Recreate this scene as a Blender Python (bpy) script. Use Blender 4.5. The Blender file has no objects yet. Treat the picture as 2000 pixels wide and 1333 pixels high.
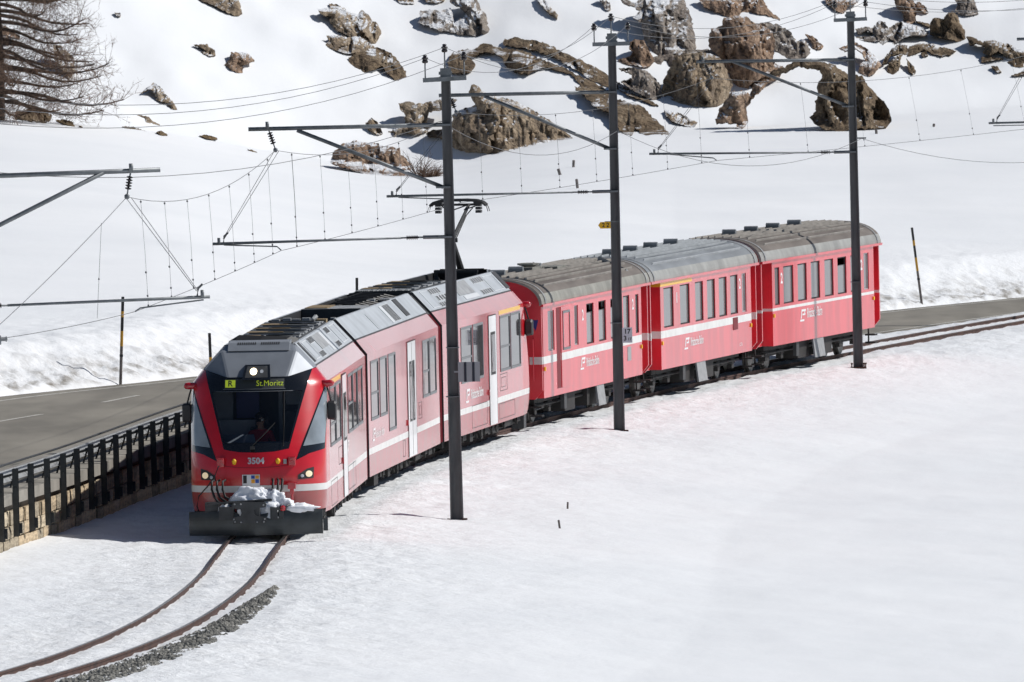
import bpy, math, random
import numpy as np
from mathutils import Vector, Matrix
from mathutils.geometry import delaunay_2d_cdt

random.seed(7)
R = math.radians
S = bpy.context.scene
COL = S.collection

# ------------------------------------------------------------------ camera
CAM_H, FPX = 13.5, 26800.0                     # metres above rail, focal length in pixels of a 2000 px wide frame
PITCH, ROLL = math.atan((666.5 + 318.0) / FPX), R(1.2)
cam = bpy.data.cameras.new('camera')
cam.sensor_width = 36.0
cam.lens = FPX / 2000 * 36.0
cam.clip_start, cam.clip_end = 1.0, 12000.0
cam.dof.use_dof = True
cam.dof.focus_distance = 272.0
cam.dof.aperture_fstop = 15.0
cam_ob = bpy.data.objects.new('camera', cam)
cam_ob.matrix_world = Matrix.Translation((0, 0, CAM_H)) @ Matrix.Rotation(R(90) - PITCH, 4, 'X') @ Matrix.Rotation(-ROLL, 4, 'Z')
COL.objects.link(cam_ob)
S.camera = cam_ob

# ------------------------------------------------------------------ sky, sun, exposure
SUN_EL, SUN_AZ = R(43), R(10)                  # azimuth counted from +X (right) towards +Y (away)
world = bpy.data.worlds.new('World')
S.world = world
world.use_nodes = True
wn = world.node_tree
sky = wn.nodes.new('ShaderNodeTexSky')
sky.sky_type = 'NISHITA'
sky.sun_disc = False
sky.sun_elevation = SUN_EL
sky.sun_rotation = R(90) - SUN_AZ
sky.altitude = 2200
sky.dust_density = 0.6
wn.links.new(sky.outputs[0], wn.nodes['Background'].inputs[0])
wn.nodes['Background'].inputs[1].default_value = 0.05
sun = bpy.data.lights.new('sun', 'SUN')
sun.energy = 3.75
sun.angle = R(0.5)
sun.color = (1.0, 0.97, 0.93)
sun_ob = bpy.data.objects.new('sun', sun)
sd = Vector((math.cos(SUN_EL) * math.cos(SUN_AZ), math.cos(SUN_EL) * math.sin(SUN_AZ), math.sin(SUN_EL)))
sun_ob.rotation_euler = sd.to_track_quat('Z', 'Y').to_euler()
sun_ob.location = (60, 290, 60)
COL.objects.link(sun_ob)
S.view_settings.view_transform = 'Standard'
S.view_settings.look = 'None'
S.view_settings.exposure = 0.11
S.view_settings.gamma = 1.0

# ------------------------------------------------------------------ picture geometry helpers (pixel -> place)
_cr, _sr, _cp, _sp = math.cos(ROLL), math.sin(ROLL), math.cos(PITCH), math.sin(PITCH)
def ray(x, y):
    a, b = np.asarray(x, float) - 1000, np.asarray(y, float) - 666.5
    u, v = a * _cr - b * _sr, a * _sr + b * _cr
    return u, FPX * _cp - v * _sp, -FPX * _sp - v * _cp
def at_y(x, y, Y):
    u, w, k = ray(x, y); t = Y / w
    return u * t, CAM_H + k * t
def at_z(x, y, z):
    u, w, k = ray(x, y); t = (z - CAM_H) / k
    return u * t, w * t

# ------------------------------------------------------------------ noise
def _hash(ix, iy, iz, seed):
    h = (ix.astype(np.int64) * 374761393 + iy.astype(np.int64) * 668265263 + iz.astype(np.int64) * 2147483647 + seed * 974634777) & 0xffffffff
    h = ((h ^ (h >> 13)) * 1274126177) & 0xffffffff
    h = ((h ^ (h >> 16)) * 2246822519) & 0xffffffff
    return ((h ^ (h >> 15)) & 0xffffff) / float(0xffffff)
def vnoise(x, y, z=0.0, seed=0):
    x, y, z = np.broadcast_arrays(np.asarray(x, float), np.asarray(y, float), np.asarray(z, float))
    fx, fy, fz = np.floor(x), np.floor(y), np.floor(z)
    tx, ty, tz = x - fx, y - fy, z - fz
    tx, ty, tz = [t * t * (3 - 2 * t) for t in (tx, ty, tz)]
    r = 0
    for dx in (0, 1):
        for dy in (0, 1):
            for dz in (0, 1):
                w = (tx if dx else 1 - tx) * (ty if dy else 1 - ty) * (tz if dz else 1 - tz)
                r = r + w * _hash(fx + dx, fy + dy, fz + dz, seed)
    return r * 2 - 1
def fbm(x, y, z=0.0, seed=0, oct=4, gain=0.5):
    a, r, s = 1.0, 0, 1.0
    for o in range(oct):
        r = r + a * vnoise(x * s, y * s, np.asarray(z) * s, seed + o * 17)
        a *= gain; s *= 2.03
    return r
def sstep(t):
    t = np.clip(t, 0, 1)
    return t * t * (3 - 2 * t)

# ------------------------------------------------------------------ materials
MATS = {}
def mat(name, col, rough=0.5, metal=0.0, coat=0.0, spec=0.5, var=None, bump=None, emit=None, coords='Object', coat_rough=0.05, col2=None, stretch=(1, 1, 1)):
    m = bpy.data.materials.new(name); m.use_nodes = True
    nt = m.node_tree; b = nt.nodes['Principled BSDF']
    b.inputs['Base Color'].default_value = (*col, 1)
    b.inputs['Roughness'].default_value = rough
    b.inputs['Metallic'].default_value = metal
    b.inputs['Coat Weight'].default_value = coat
    b.inputs['Coat Roughness'].default_value = coat_rough
    b.inputs['Specular IOR Level'].default_value = spec
    tc = nt.nodes.new('ShaderNodeTexCoord')
    mp = nt.nodes.new('ShaderNodeMapping'); mp.inputs['Scale'].default_value = stretch
    nt.links.new(tc.outputs[coords], mp.inputs[0])
    if var:
        scale, amt = var
        n = nt.nodes.new('ShaderNodeTexNoise'); n.inputs['Scale'].default_value = scale; n.inputs['Detail'].default_value = 6
        nt.links.new(mp.outputs[0], n.inputs['Vector'])
        r = nt.nodes.new('ShaderNodeValToRGB')
        c2 = col2 if col2 else tuple(c * (1 - amt) for c in col)
        r.color_ramp.elements[0].color = (*c2, 1); r.color_ramp.elements[0].position = 0.32
        r.color_ramp.elements[1].color = (*[min(1, c * (1 + amt * 0.35)) for c in col], 1); r.color_ramp.elements[1].position = 0.66
        nt.links.new(n.outputs['Fac'], r.inputs[0]); nt.links.new(r.outputs[0], b.inputs['Base Color'])
    if bump:
        scale, st, dist = bump
        n = nt.nodes.new('ShaderNodeTexNoise'); n.inputs['Scale'].default_value = scale; n.inputs['Detail'].default_value = 5
        nt.links.new(mp.outputs[0], n.inputs['Vector'])
        bp = nt.nodes.new('ShaderNodeBump'); bp.inputs['Strength'].default_value = st; bp.inputs['Distance'].default_value = dist
        nt.links.new(n.outputs['Fac'], bp.inputs['Height']); nt.links.new(bp.outputs[0], b.inputs['Normal'])
        if coat: nt.links.new(bp.outputs[0], b.inputs['Coat Normal'])
    if emit:
        b.inputs['Emission Color'].default_value = (*emit[0], 1); b.inputs['Emission Strength'].default_value = emit[1]
    MATS[name] = m
    return m

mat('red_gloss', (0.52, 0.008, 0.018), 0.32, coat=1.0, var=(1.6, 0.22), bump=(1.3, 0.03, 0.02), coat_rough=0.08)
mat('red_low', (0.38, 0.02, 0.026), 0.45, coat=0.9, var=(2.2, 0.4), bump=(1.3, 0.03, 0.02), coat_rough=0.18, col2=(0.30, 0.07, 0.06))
mat('red_coach', (0.68, 0.030, 0.048), 0.36, coat=0.75, var=(0.9, 0.22), bump=(2.0, 0.03, 0.02), coat_rough=0.22, stretch=(1, 2.2, 0.6))
mat('red_coach_b', (0.66, 0.026, 0.042), 0.34, coat=0.8, var=(0.9, 0.25), bump=(2.0, 0.03, 0.02), coat_rough=0.16, stretch=(1, 2.2, 0.6))
for _m in ('red_gloss', 'red_low', 'red_coach', 'red_coach_b'): MATS[_m].node_tree.nodes['Principled BSDF'].inputs['Coat IOR'].default_value = 1.58 if 'coach' not in _m else 1.45
mat('red_front', (0.60, 0.006, 0.016), 0.30, coat=0.7, var=(1.6, 0.15), coat_rough=0.05)
mat('red_dark', (0.16, 0.008, 0.014), 0.6)
mat('bellows', (0.11, 0.006, 0.012), 0.85, spec=0.2)
mat('bellows_grey', (0.07, 0.07, 0.075), 0.8)
mat('white_stripe', (0.72, 0.72, 0.70), 0.4, coat=0.3, var=(3, 0.15))
mat('door_white', (0.74, 0.75, 0.76), 0.35, coat=0.5)
mat('yellow_band', (0.75, 0.42, 0.02), 0.4, coat=0.3)
mat('yellow_paint', (0.80, 0.45, 0.01), 0.5)
mat('silver', (0.25, 0.27, 0.30), 0.5, metal=0.3, coat=0.0, var=(2.5, 0.12))
mat('roof_grey', (0.42, 0.45, 0.48), 0.5, metal=0.1, var=(1.8, 0.16))
mat('vent_light', (0.56, 0.58, 0.60), 0.5)
mat('roof_brown', (0.135, 0.116, 0.102), 0.75, var=(1.4, 0.45), col2=(0.08, 0.066, 0.057), stretch=(2, 0.4, 1))
mat('roof_coach_grey', (0.20, 0.215, 0.23), 0.55, var=(1.2, 0.3), stretch=(2, 0.4, 1))
mat('roof_brown_rib', (0.27, 0.25, 0.225), 0.7, var=(2.0, 0.3))
mat('roof_coach_grey_rib', (0.34, 0.36, 0.375), 0.55, var=(2.0, 0.2))
mat('roof_band', (0.30, 0.30, 0.285), 0.6, var=(2.0, 0.25))
mat('roof_band_brown', (0.26, 0.255, 0.225), 0.65, var=(2.0, 0.3))
mat('gear_black', (0.028, 0.028, 0.03), 0.55)
mat('gear_dark', (0.05, 0.052, 0.055), 0.55, var=(5, 0.4))
mat('gear_brown', (0.27, 0.19, 0.10), 0.8, var=(4, 0.4))
mat('gear_grey', (0.31, 0.32, 0.33), 0.6, var=(5, 0.3))
mat('under', (0.022, 0.020, 0.019), 0.75, var=(4, 0.5), col2=(0.012, 0.011, 0.011))
mat('wheel_steel', (0.10, 0.095, 0.09), 0.4, metal=0.6)
mat('plate_grey', (0.30, 0.305, 0.31), 0.5, var=(6, 0.2))
mat('plow', (0.055, 0.062, 0.066), 0.42, metal=0.3, var=(3, 0.35), bump=(6, 0.1, 0.01))
mat('rubber', (0.015, 0.015, 0.016), 0.6)
mat('frame_grey', (0.16, 0.17, 0.18), 0.45, metal=0.2)
mat('black_gloss', (0.008, 0.009, 0.011), 0.12, coat=0.6, coat_rough=0.03)
mat('interior_dark', (0.05, 0.055, 0.065), 0.8)
mat('interior_mid', (0.34, 0.37, 0.42), 0.75)
mat('interior_desk', (0.13, 0.15, 0.18), 0.7)
mat('blind', (0.55, 0.56, 0.56), 0.7)
mat('lamp_warm', (0.9, 0.8, 0.6), 0.3, emit=((1.0, 0.80, 0.50), 5.0))
mat('lamp_soft', (0.75, 0.66, 0.48), 0.25, emit=((1.0, 0.78, 0.45), 0.35))
mat('lamp_glass', (0.45, 0.47, 0.50), 0.1, coat=1.0)
mat('lamp_red', (0.45, 0.01, 0.02), 0.25, coat=1.0)
mat('led', (0.30, 0.36, 0.02), 0.6, emit=((0.55, 0.72, 0.05), 0.30))
mat('led_off', (0.035, 0.04, 0.04), 0.5)
mat('text_grey', (0.46, 0.47, 0.50), 0.45)
mat('text_white', (0.72, 0.72, 0.72), 0.5)
mat('text_black', (0.012, 0.012, 0.015), 0.6)
mat('arms_black', (0.015, 0.015, 0.015), 0.5)
mat('arms_blue', (0.03, 0.08, 0.35), 0.5)
mat('arms_orange', (0.75, 0.33, 0.02), 0.5)
mat('sign_white', (0.55, 0.57, 0.62), 0.5)
mat('sign_grey', (0.30, 0.31, 0.33), 0.55)
mat('sign_navy', (0.012, 0.015, 0.03), 0.5)
mat('blue_tri', (0.02, 0.03, 0.18), 0.5)
mat('steel_pole', (0.125, 0.126, 0.130), 0.55, metal=0.15, var=(3.0, 0.35), stretch=(3, 3, 0.4), bump=(18, 0.12, 0.01))
mat('galv', (0.20, 0.215, 0.225), 0.5, metal=0.35, var=(6, 0.3))
mat('insulator', (0.020, 0.014, 0.012), 0.2, coat=0.6)
mat('wire', (0.12, 0.122, 0.126), 0.55, metal=0.3)
mat('rust', (0.075, 0.036, 0.026), 0.8, var=(4, 0.45), col2=(0.045, 0.022, 0.018), bump=(25, 0.3, 0.01))
mat('rail_head', (0.16, 0.155, 0.15), 0.35, metal=0.8)
mat('wood', (0.16, 0.11, 0.08), 0.85, var=(9, 0.4))
mat('wood_grey', (0.18, 0.16, 0.15), 0.85, var=(9, 0.4))
mat('stone_a', (0.56, 0.44, 0.29), 0.9, var=(3.5, 0.45), bump=(9, 0.6, 0.05))
mat('stone_b', (0.38, 0.32, 0.23), 0.9, var=(3.5, 0.45), bump=(9, 0.6, 0.05))
mat('stone_c', (0.62, 0.52, 0.37), 0.9, var=(3.5, 0.4), bump=(9, 0.6, 0.05))
mat('mortar', (0.15, 0.13, 0.11), 0.95, bump=(20, 0.5, 0.03))
mat('concrete', (0.29, 0.27, 0.235), 0.9, var=(1.5, 0.3), bump=(20, 0.3, 0.01))
mat('post_dark', (0.040, 0.044, 0.046), 0.5, metal=0.2, var=(6, 0.35))
mat('beam_galv', (0.34, 0.35, 0.355), 0.45, metal=0.35, var=(3, 0.25))
mat('marker_black', (0.012, 0.012, 0.014), 0.5)
mat('marker_yellow', (0.55, 0.29, 0.02), 0.55)
mat('paint_white', (0.55, 0.53, 0.48), 0.75, var=(6, 0.4))
mat('bark', (0.085, 0.062, 0.050), 0.9, var=(6, 0.4))
mat('twig', (0.165, 0.104, 0.072), 0.9, var=(1.2, 0.35))
mat('dry_grass', (0.17, 0.115, 0.055), 0.95, var=(5, 0.5), bump=(14, 0.8, 0.1))
mat('skin', (0.42, 0.22, 0.15), 0.55)
mat('jacket', (0.40, 0.015, 0.03), 0.8)
mat('hair', (0.012, 0.009, 0.008), 0.6)
mat('shades', (0.004, 0.004, 0.005), 0.1)
mat('plow_snow', (0.86, 0.88, 0.92), 0.6, spec=0.3, bump=(9, 0.5, 0.05))

def glass_dark(name, tint, wav=0.12, rough=0.03):
    m = mat(name, tint, rough, spec=0.5, bump=(0.9, wav, 0.02))
    m.node_tree.nodes['Principled BSDF'].inputs['IOR'].default_value = 1.52
    return m
glass_dark('glass_side', (0.05, 0.052, 0.055), 0.08)
glass_dark('glass_coach', (0.155, 0.16, 0.165), 0.03, 0.12)

def thin_glass(name, tint, refl=1.0):
    m = bpy.data.materials.new(name); m.use_nodes = True
    nt = m.node_tree; nt.nodes.remove(nt.nodes['Principled BSDF'])
    tr = nt.nodes.new('ShaderNodeBsdfTransparent'); tr.inputs[0].default_value = (*tint, 1)
    gl = nt.nodes.new('ShaderNodeBsdfGlossy'); gl.inputs['Roughness'].default_value = 0.02; gl.inputs[0].default_value = (refl, refl, refl, 1)
    fr = nt.nodes.new('ShaderNodeFresnel'); fr.inputs[0].default_value = 1.5
    mx = nt.nodes.new('ShaderNodeMixShader')
    nt.links.new(fr.outputs[0], mx.inputs[0]); nt.links.new(tr.outputs[0], mx.inputs[1]); nt.links.new(gl.outputs[0], mx.inputs[2])
    nt.links.new(mx.outputs[0], nt.nodes['Material Output'].inputs[0])
    MATS[name] = m
thin_glass('glass_front', (0.86, 0.90, 0.93))
thin_glass('glass_cab_side', (0.75, 0.80, 0.84))

def snow_material():
    m = bpy.data.materials.new('snow'); m.use_nodes = True
    nt = m.node_tree; b = nt.nodes['Principled BSDF']
    b.inputs['Roughness'].default_value = 0.65; b.inputs['Specular IOR Level'].default_value = 0.25
    tc = nt.nodes.new('ShaderNodeTexCoord')
    def noise(scale, det, st=(1, 1, 1)):
        mp = nt.nodes.new('ShaderNodeMapping'); mp.inputs['Scale'].default_value = st
        nt.links.new(tc.outputs['Object'], mp.inputs[0])
        n = nt.nodes.new('ShaderNodeTexNoise'); n.inputs['Scale'].default_value = scale; n.inputs['Detail'].default_value = det; n.inputs['Roughness'].default_value = 0.6
        nt.links.new(mp.outputs[0], n.inputs['Vector']); return n
    at = nt.nodes.new('ShaderNodeAttribute'); at.attribute_name = 'dirt'
    at2 = nt.nodes.new('ShaderNodeAttribute'); at2.attribute_name = 'rough'
    nd = noise(2.2, 8, (1, 0.6, 1))
    mr = nt.nodes.new('ShaderNodeMapRange'); mr.inputs[1].default_value = 0.46; mr.inputs[2].default_value = 0.68
    nt.links.new(nd.outputs[0], mr.inputs[0])
    mu = nt.nodes.new('ShaderNodeMath'); mu.operation = 'MULTIPLY'
    nt.links.new(mr.outputs[0], mu.inputs[0]); nt.links.new(at.outputs['Fac'], mu.inputs[1])
    nb = noise(0.08, 4)
    r = nt.nodes.new('ShaderNodeValToRGB')
    r.color_ramp.elements[0].color = (0.815, 0.835, 0.855, 1); r.color_ramp.elements[0].position = 0.35
    r.color_ramp.elements[1].color = (0.865, 0.88, 0.895, 1); r.color_ramp.elements[1].position = 0.65
    nt.links.new(nb.outputs[0], r.inputs[0])
    mx = nt.nodes.new('ShaderNodeMix'); mx.data_type = 'RGBA'
    ma = nt.nodes.new('ShaderNodeMath'); ma.operation = 'MULTIPLY_ADD'; ma.inputs[1].default_value = 0.10; ma.use_clamp = True
    nt.links.new(at.outputs['Fac'], ma.inputs[0]); nt.links.new(mu.outputs[0], ma.inputs[2])
    nt.links.new(ma.outputs[0], mx.inputs[0]); nt.links.new(r.outputs[0], mx.inputs[6]); mx.inputs[7].default_value = (0.19, 0.165, 0.13, 1)
    nt.links.new(mx.outputs[2], b.inputs['Base Color'])
    n1 = noise(4.5, 7); n2 = noise(0.45, 5, (1, 0.35, 1))
    ml = nt.nodes.new('ShaderNodeMath'); ml.operation = 'MULTIPLY_ADD'; ml.inputs[1].default_value = 0.085; ml.inputs[2].default_value = 0.004
    nt.links.new(at2.outputs['Fac'], ml.inputs[0])
    m2 = nt.nodes.new('ShaderNodeMath'); m2.operation = 'MULTIPLY'
    nt.links.new(n1.outputs[0], m2.inputs[0]); nt.links.new(ml.outputs[0], m2.inputs[1])
    m3 = nt.nodes.new('ShaderNodeMath'); m3.operation = 'MULTIPLY_ADD'; m3.inputs[1].default_value = 0.035
    nt.links.new(n2.outputs[0], m3.inputs[0]); nt.links.new(m2.outputs[0], m3.inputs[2])
    bp = nt.nodes.new('ShaderNodeBump'); bp.inputs['Strength'].default_value = 0.85; bp.inputs['Distance'].default_value = 1.0
    nt.links.new(m3.outputs[0], bp.inputs['Height']); nt.links.new(bp.outputs[0], b.inputs['Normal'])
    MATS['snow'] = m
snow_material()

def rock_material(name, c1, c2, c3, snow_lo=0.88, snow_hi=0.97):
    m = bpy.data.materials.new(name); m.use_nodes = True
    nt = m.node_tree; b = nt.nodes['Principled BSDF']
    b.inputs['Roughness'].default_value = 0.92; b.inputs['Specular IOR Level'].default_value = 0.2
    tc = nt.nodes.new('ShaderNodeTexCoord')
    def noise(scale, det, st=(1, 1, 1)):
        mp = nt.nodes.new('ShaderNodeMapping'); mp.inputs['Scale'].default_value = st
        nt.links.new(tc.outputs['Object'], mp.inputs[0])
        n = nt.nodes.new('ShaderNodeTexNoise'); n.inputs['Scale'].default_value = scale; n.inputs['Detail'].default_value = det; n.inputs['Roughness'].default_value = 0.65
        nt.links.new(mp.outputs[0], n.inputs['Vector']); return n
    n1 = noise(1.1, 8, (1, 1, 0.7)); n2 = noise(6.5, 9)
    r = nt.nodes.new('ShaderNodeValToRGB')
    e = r.color_ramp.elements
    e[0].position = 0.34; e[0].color = (*c2, 1); e[1].position = 0.66; e[1].color = (*c3, 1)
    k = e.new(0.50); k.color = (*c1, 1)
    nt.links.new(n1.outputs[0], r.inputs[0])
    r2 = nt.nodes.new('ShaderNodeValToRGB')
    r2.color_ramp.elements[0].position = 0.36; r2.color_ramp.elements[0].color = (0.48, 0.46, 0.45, 1)
    r2.color_ramp.elements[1].position = 0.60; r2.color_ramp.elements[1].color = (1.15, 1.12, 1.08, 1)
    nt.links.new(n2.outputs[0], r2.inputs[0])
    mu = nt.nodes.new('ShaderNodeMix'); mu.data_type = 'RGBA'; mu.blend_type = 'MULTIPLY'; mu.inputs[0].default_value = 1.0
    nt.links.new(r.outputs[0], mu.inputs[6]); nt.links.new(r2.outputs[0], mu.inputs[7])
    # cracks
    vo = nt.nodes.new('ShaderNodeTexVoronoi'); vo.feature = 'DISTANCE_TO_EDGE'; vo.inputs['Scale'].default_value = 0.9
    nw = noise(1.5, 4)
    va = nt.nodes.new('ShaderNodeVectorMath'); va.operation = 'MULTIPLY_ADD'; va.inputs[1].default_value = (0.9, 0.9, 0.9)
    nt.links.new(nw.outputs['Color'], va.inputs[0]); nt.links.new(tc.outputs['Object'], va.inputs[2]); nt.links.new(va.outputs[0], vo.inputs['Vector'])
    mr = nt.nodes.new('ShaderNodeMapRange'); mr.inputs[1].default_value = 0.0; mr.inputs[2].default_value = 0.05
    nt.links.new(vo.outputs['Distance'], mr.inputs[0])
    # snow lies on ledges that face up
    ge = nt.nodes.new('ShaderNodeNewGeometry'); sx = nt.nodes.new('ShaderNodeSeparateXYZ')
    nt.links.new(ge.outputs['Normal'], sx.inputs[0])
    ns = noise(0.7, 5)
    ad = nt.nodes.new('ShaderNodeMath'); ad.operation = 'MULTIPLY_ADD'; ad.inputs[1].default_value = 0.75
    nt.links.new(ns.outputs[0], ad.inputs[0]); nt.links.new(sx.outputs['Z'], ad.inputs[2])
    ms = nt.nodes.new('ShaderNodeMapRange'); ms.inputs[1].default_value = snow_lo + 0.37; ms.inputs[2].default_value = snow_hi + 0.37
    nt.links.new(ad.outputs[0], ms.inputs[0])
    mx = nt.nodes.new('ShaderNodeMix'); mx.data_type = 'RGBA'
    nt.links.new(ms.outputs[0], mx.inputs[0]); nt.links.new(mu.outputs[2], mx.inputs[6]); mx.inputs[7].default_value = (0.86, 0.875, 0.90, 1)
    nt.links.new(mx.outputs[2], b.inputs['Base Color'])
    a1 = nt.nodes.new('ShaderNodeMath'); a1.operation = 'MULTIPLY_ADD'; a1.inputs[1].default_value = 0.06
    nt.links.new(mr.outputs[0], a1.inputs[0]); 
    n3 = noise(2.6, 9, (1, 1, 0.5)); a2 = nt.nodes.new('ShaderNodeMath'); a2.operation = 'MULTIPLY'; a2.inputs[1].default_value = 0.30
    nt.links.new(n3.outputs[0], a2.inputs[0]); nt.links.new(a2.outputs[0], a1.inputs[2])
    bp = nt.nodes.new('ShaderNodeBump'); bp.inputs['Strength'].default_value = 0.9; bp.inputs['Distance'].default_value = 1.0
    nt.links.new(a1.outputs[0], bp.inputs['Height']); nt.links.new(bp.outputs[0], b.inputs['Normal'])
    MATS[name] = m
rock_material('rock_tan', (0.33, 0.26, 0.185), (0.16, 0.13, 0.105), (0.44, 0.37, 0.285))
rock_material('rock_grey', (0.29, 0.255, 0.225), (0.15, 0.13, 0.12), (0.39, 0.355, 0.32))
rock_material('rock_rust', (0.33, 0.23, 0.165), (0.15, 0.11, 0.088), (0.45, 0.335, 0.25))
rock_material('rock_mossy', (0.20, 0.15, 0.10), (0.10, 0.075, 0.055), (0.29, 0.235, 0.17), 1.0, 1.06)

def asphalt_material():
    m = mat('asphalt', (0.235, 0.216, 0.180), 0.88, var=(0.5, 0.3), stretch=(1.6, 0.35, 1), bump=(40, 0.2, 0.01))
    return m
asphalt_material()

# ------------------------------------------------------------------ mesh builder
class MB:
    def __init__(s): s.v = []; s.f = []; s.m = []
    def add(s, vs, fs, mi=0, M=None):
        o = len(s.v)
        s.v += [tuple(M @ Vector(p)) for p in vs] if M is not None else [tuple(p) for p in vs]
        s.f += [tuple(i + o for i in q) for q in fs]; s.m += [mi] * len(fs); return s
    def box(s, x0, x1, y0, y1, z0, z1, mi=0, M=None):
        if x0 > x1: x0, x1 = x1, x0
        return s.add([(x0, y0, z0), (x1, y0, z0), (x1, y1, z0), (x0, y1, z0), (x0, y0, z1), (x1, y0, z1), (x1, y1, z1), (x0, y1, z1)],
                     [(0, 3, 2, 1), (4, 5, 6, 7), (0, 1, 5, 4), (1, 2, 6, 5), (2, 3, 7, 6), (3, 0, 4, 7)], mi, M)
    def tube(s, pts, r, n=6, mi=0, cap=True, M=None):
        pts = [Vector(p) for p in pts]
        rs = r if isinstance(r, (list, tuple)) else [r] * len(pts)
        vs = []; fs = []
        up = Vector((0.13, 0.21, 0.97)).normalized()
        for i, p in enumerate(pts):
            d = (pts[min(i + 1, len(pts) - 1)] - pts[max(i - 1, 0)]).normalized()
            u = up if abs(d.dot(up)) < 0.95 else Vector((1, 0.1, 0)).normalized()
            a = d.cross(u).normalized(); b = a.cross(d).normalized()
            for k in range(n):
                t = 2 * math.pi * k / n
                vs.append(p + (a * math.cos(t) + b * math.sin(t)) * rs[i])
        for i in range(len(pts) - 1):
            for k in range(n):
                fs.append((i * n + k, i * n + (k + 1) % n, (i + 1) * n + (k + 1) % n, (i + 1) * n + k))
        if cap:
            fs.append(tuple(range(n - 1, -1, -1))); fs.append(tuple((len(pts) - 1) * n + k for k in range(n)))
        return s.add(vs, fs, mi, M)
    def lathe(s, p0, axis, prof, n=12, mi=0, M=None):
        """prof: (distance along axis, radius)"""
        p0 = Vector(p0); ax = Vector(axis).normalized()
        return s.tube([p0 + ax * t for t, _ in prof], [max(r, 1e-4) for _, r in prof], n, mi, True, M)
    def prism(s, poly, fn0, fn1, mi=0):
        """closed solid between two images of a 2-D outline"""
        n = len(poly); a = [fn0(*p) for p in poly]; b = [fn1(*p) for p in poly]
        return s.add(a + b, [tuple(range(n - 1, -1, -1)), tuple(range(n, 2 * n))] + [(i, (i + 1) % n, n + (i + 1) % n, n + i) for i in range(n)], mi)
    def build(s, name, mats, parent=None, smooth=False, bevel=None, angle=None):
        me = bpy.data.meshes.new(name)
        me.from_pydata(s.v, [], s.f)
        if isinstance(mats, str): mats = [mats]
        for k in mats: me.materials.append(MATS[k])
        if len(mats) > 1: me.polygons.foreach_set('material_index', s.m)
        if smooth: me.polygons.foreach_set('use_smooth', [True] * len(me.polygons))
        me.update()
        o = bpy.data.objects.new(name, me); COL.objects.link(o)
        if parent is not None: o.parent = parent
        if bevel:
            b = o.modifiers.new('bevel', 'BEVEL'); b.width = bevel; b.segments = 2; b.limit_method = 'ANGLE'; b.angle_limit = R(40)
        return o
def tag(o, label=None, cat=None, group=None, kind=None):
    if label: o['label'] = label
    if cat: o['category'] = cat
    if group: o['group'] = group
    if kind: o['kind'] = kind
    return o
def empty(name, loc=(0, 0, 0), rz=0.0, parent=None):
    o = bpy.data.objects.new(name, None); o.empty_display_size = 0.3
    o.location = loc; o.rotation_euler = (0, 0, rz); COL.objects.link(o)
    if parent is not None: o.parent = parent
    return o
def mesh_np(name, V, F, mats, parent=None, smooth=True, attrs=None):
    me = bpy.data.meshes.new(name)
    V = np.asarray(V, np.float32); F = np.asarray(F, np.int32); k = F.shape[1]
    me.vertices.add(len(V)); me.vertices.foreach_set('co', V.ravel())
    me.loops.add(F.size); me.loops.foreach_set('vertex_index', F.ravel())
    me.polygons.add(len(F)); me.polygons.foreach_set('loop_start', np.arange(0, F.size, k, dtype=np.int32))
    me.polygons.foreach_set('use_smooth', np.full(len(F), smooth))
    me.update(calc_edges=True); me.validate()
    for n_, a in (attrs or {}).items():
        at = me.attributes.new(n_, 'FLOAT', 'POINT'); at.data.foreach_set('value', np.asarray(a, np.float32).ravel())
    for mm in ([mats] if isinstance(mats, str) else mats): me.materials.append(MATS[mm])
    o = bpy.data.objects.new(name, me); COL.objects.link(o)
    if parent is not None: o.parent = parent
    return o
def text_mesh(name, s, size, m, parent, M, align='CENTER', bold=0.0, shear=0.0, sx=1.0):
    cu = bpy.data.curves.new(name, 'FONT'); cu.body = s; cu.size = size; cu.align_x = align; cu.align_y = 'CENTER'
    cu.extrude = 0.002; cu.offset = bold; cu.shear = shear; cu.resolution_u = 3
    t = bpy.data.objects.new(name + '_tmp', cu); COL.objects.link(t)
    dg = bpy.context.evaluated_depsgraph_get(); dg.update()
    me = bpy.data.meshes.new_from_object(t.evaluated_get(dg))
    bpy.data.objects.remove(t); bpy.data.curves.remove(cu)
    me.transform(M @ Matrix.Diagonal((sx, 1, 1, 1)))
    me.materials.clear(); me.materials.append(MATS[m])
    o = bpy.data.objects.new(name, me); COL.objects.link(o); o.parent = parent
    return o
def side_M(x, y, z): return Matrix(((0, 0, 1, x), (1, 0, 0, y), (0, 1, 0, z), (0, 0, 0, 1)))
def front_M(x, y, z): return Matrix(((1, 0, 0, x), (0, 0, -1, y), (0, 1, 0, z), (0, 0, 0, 1)))

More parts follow.
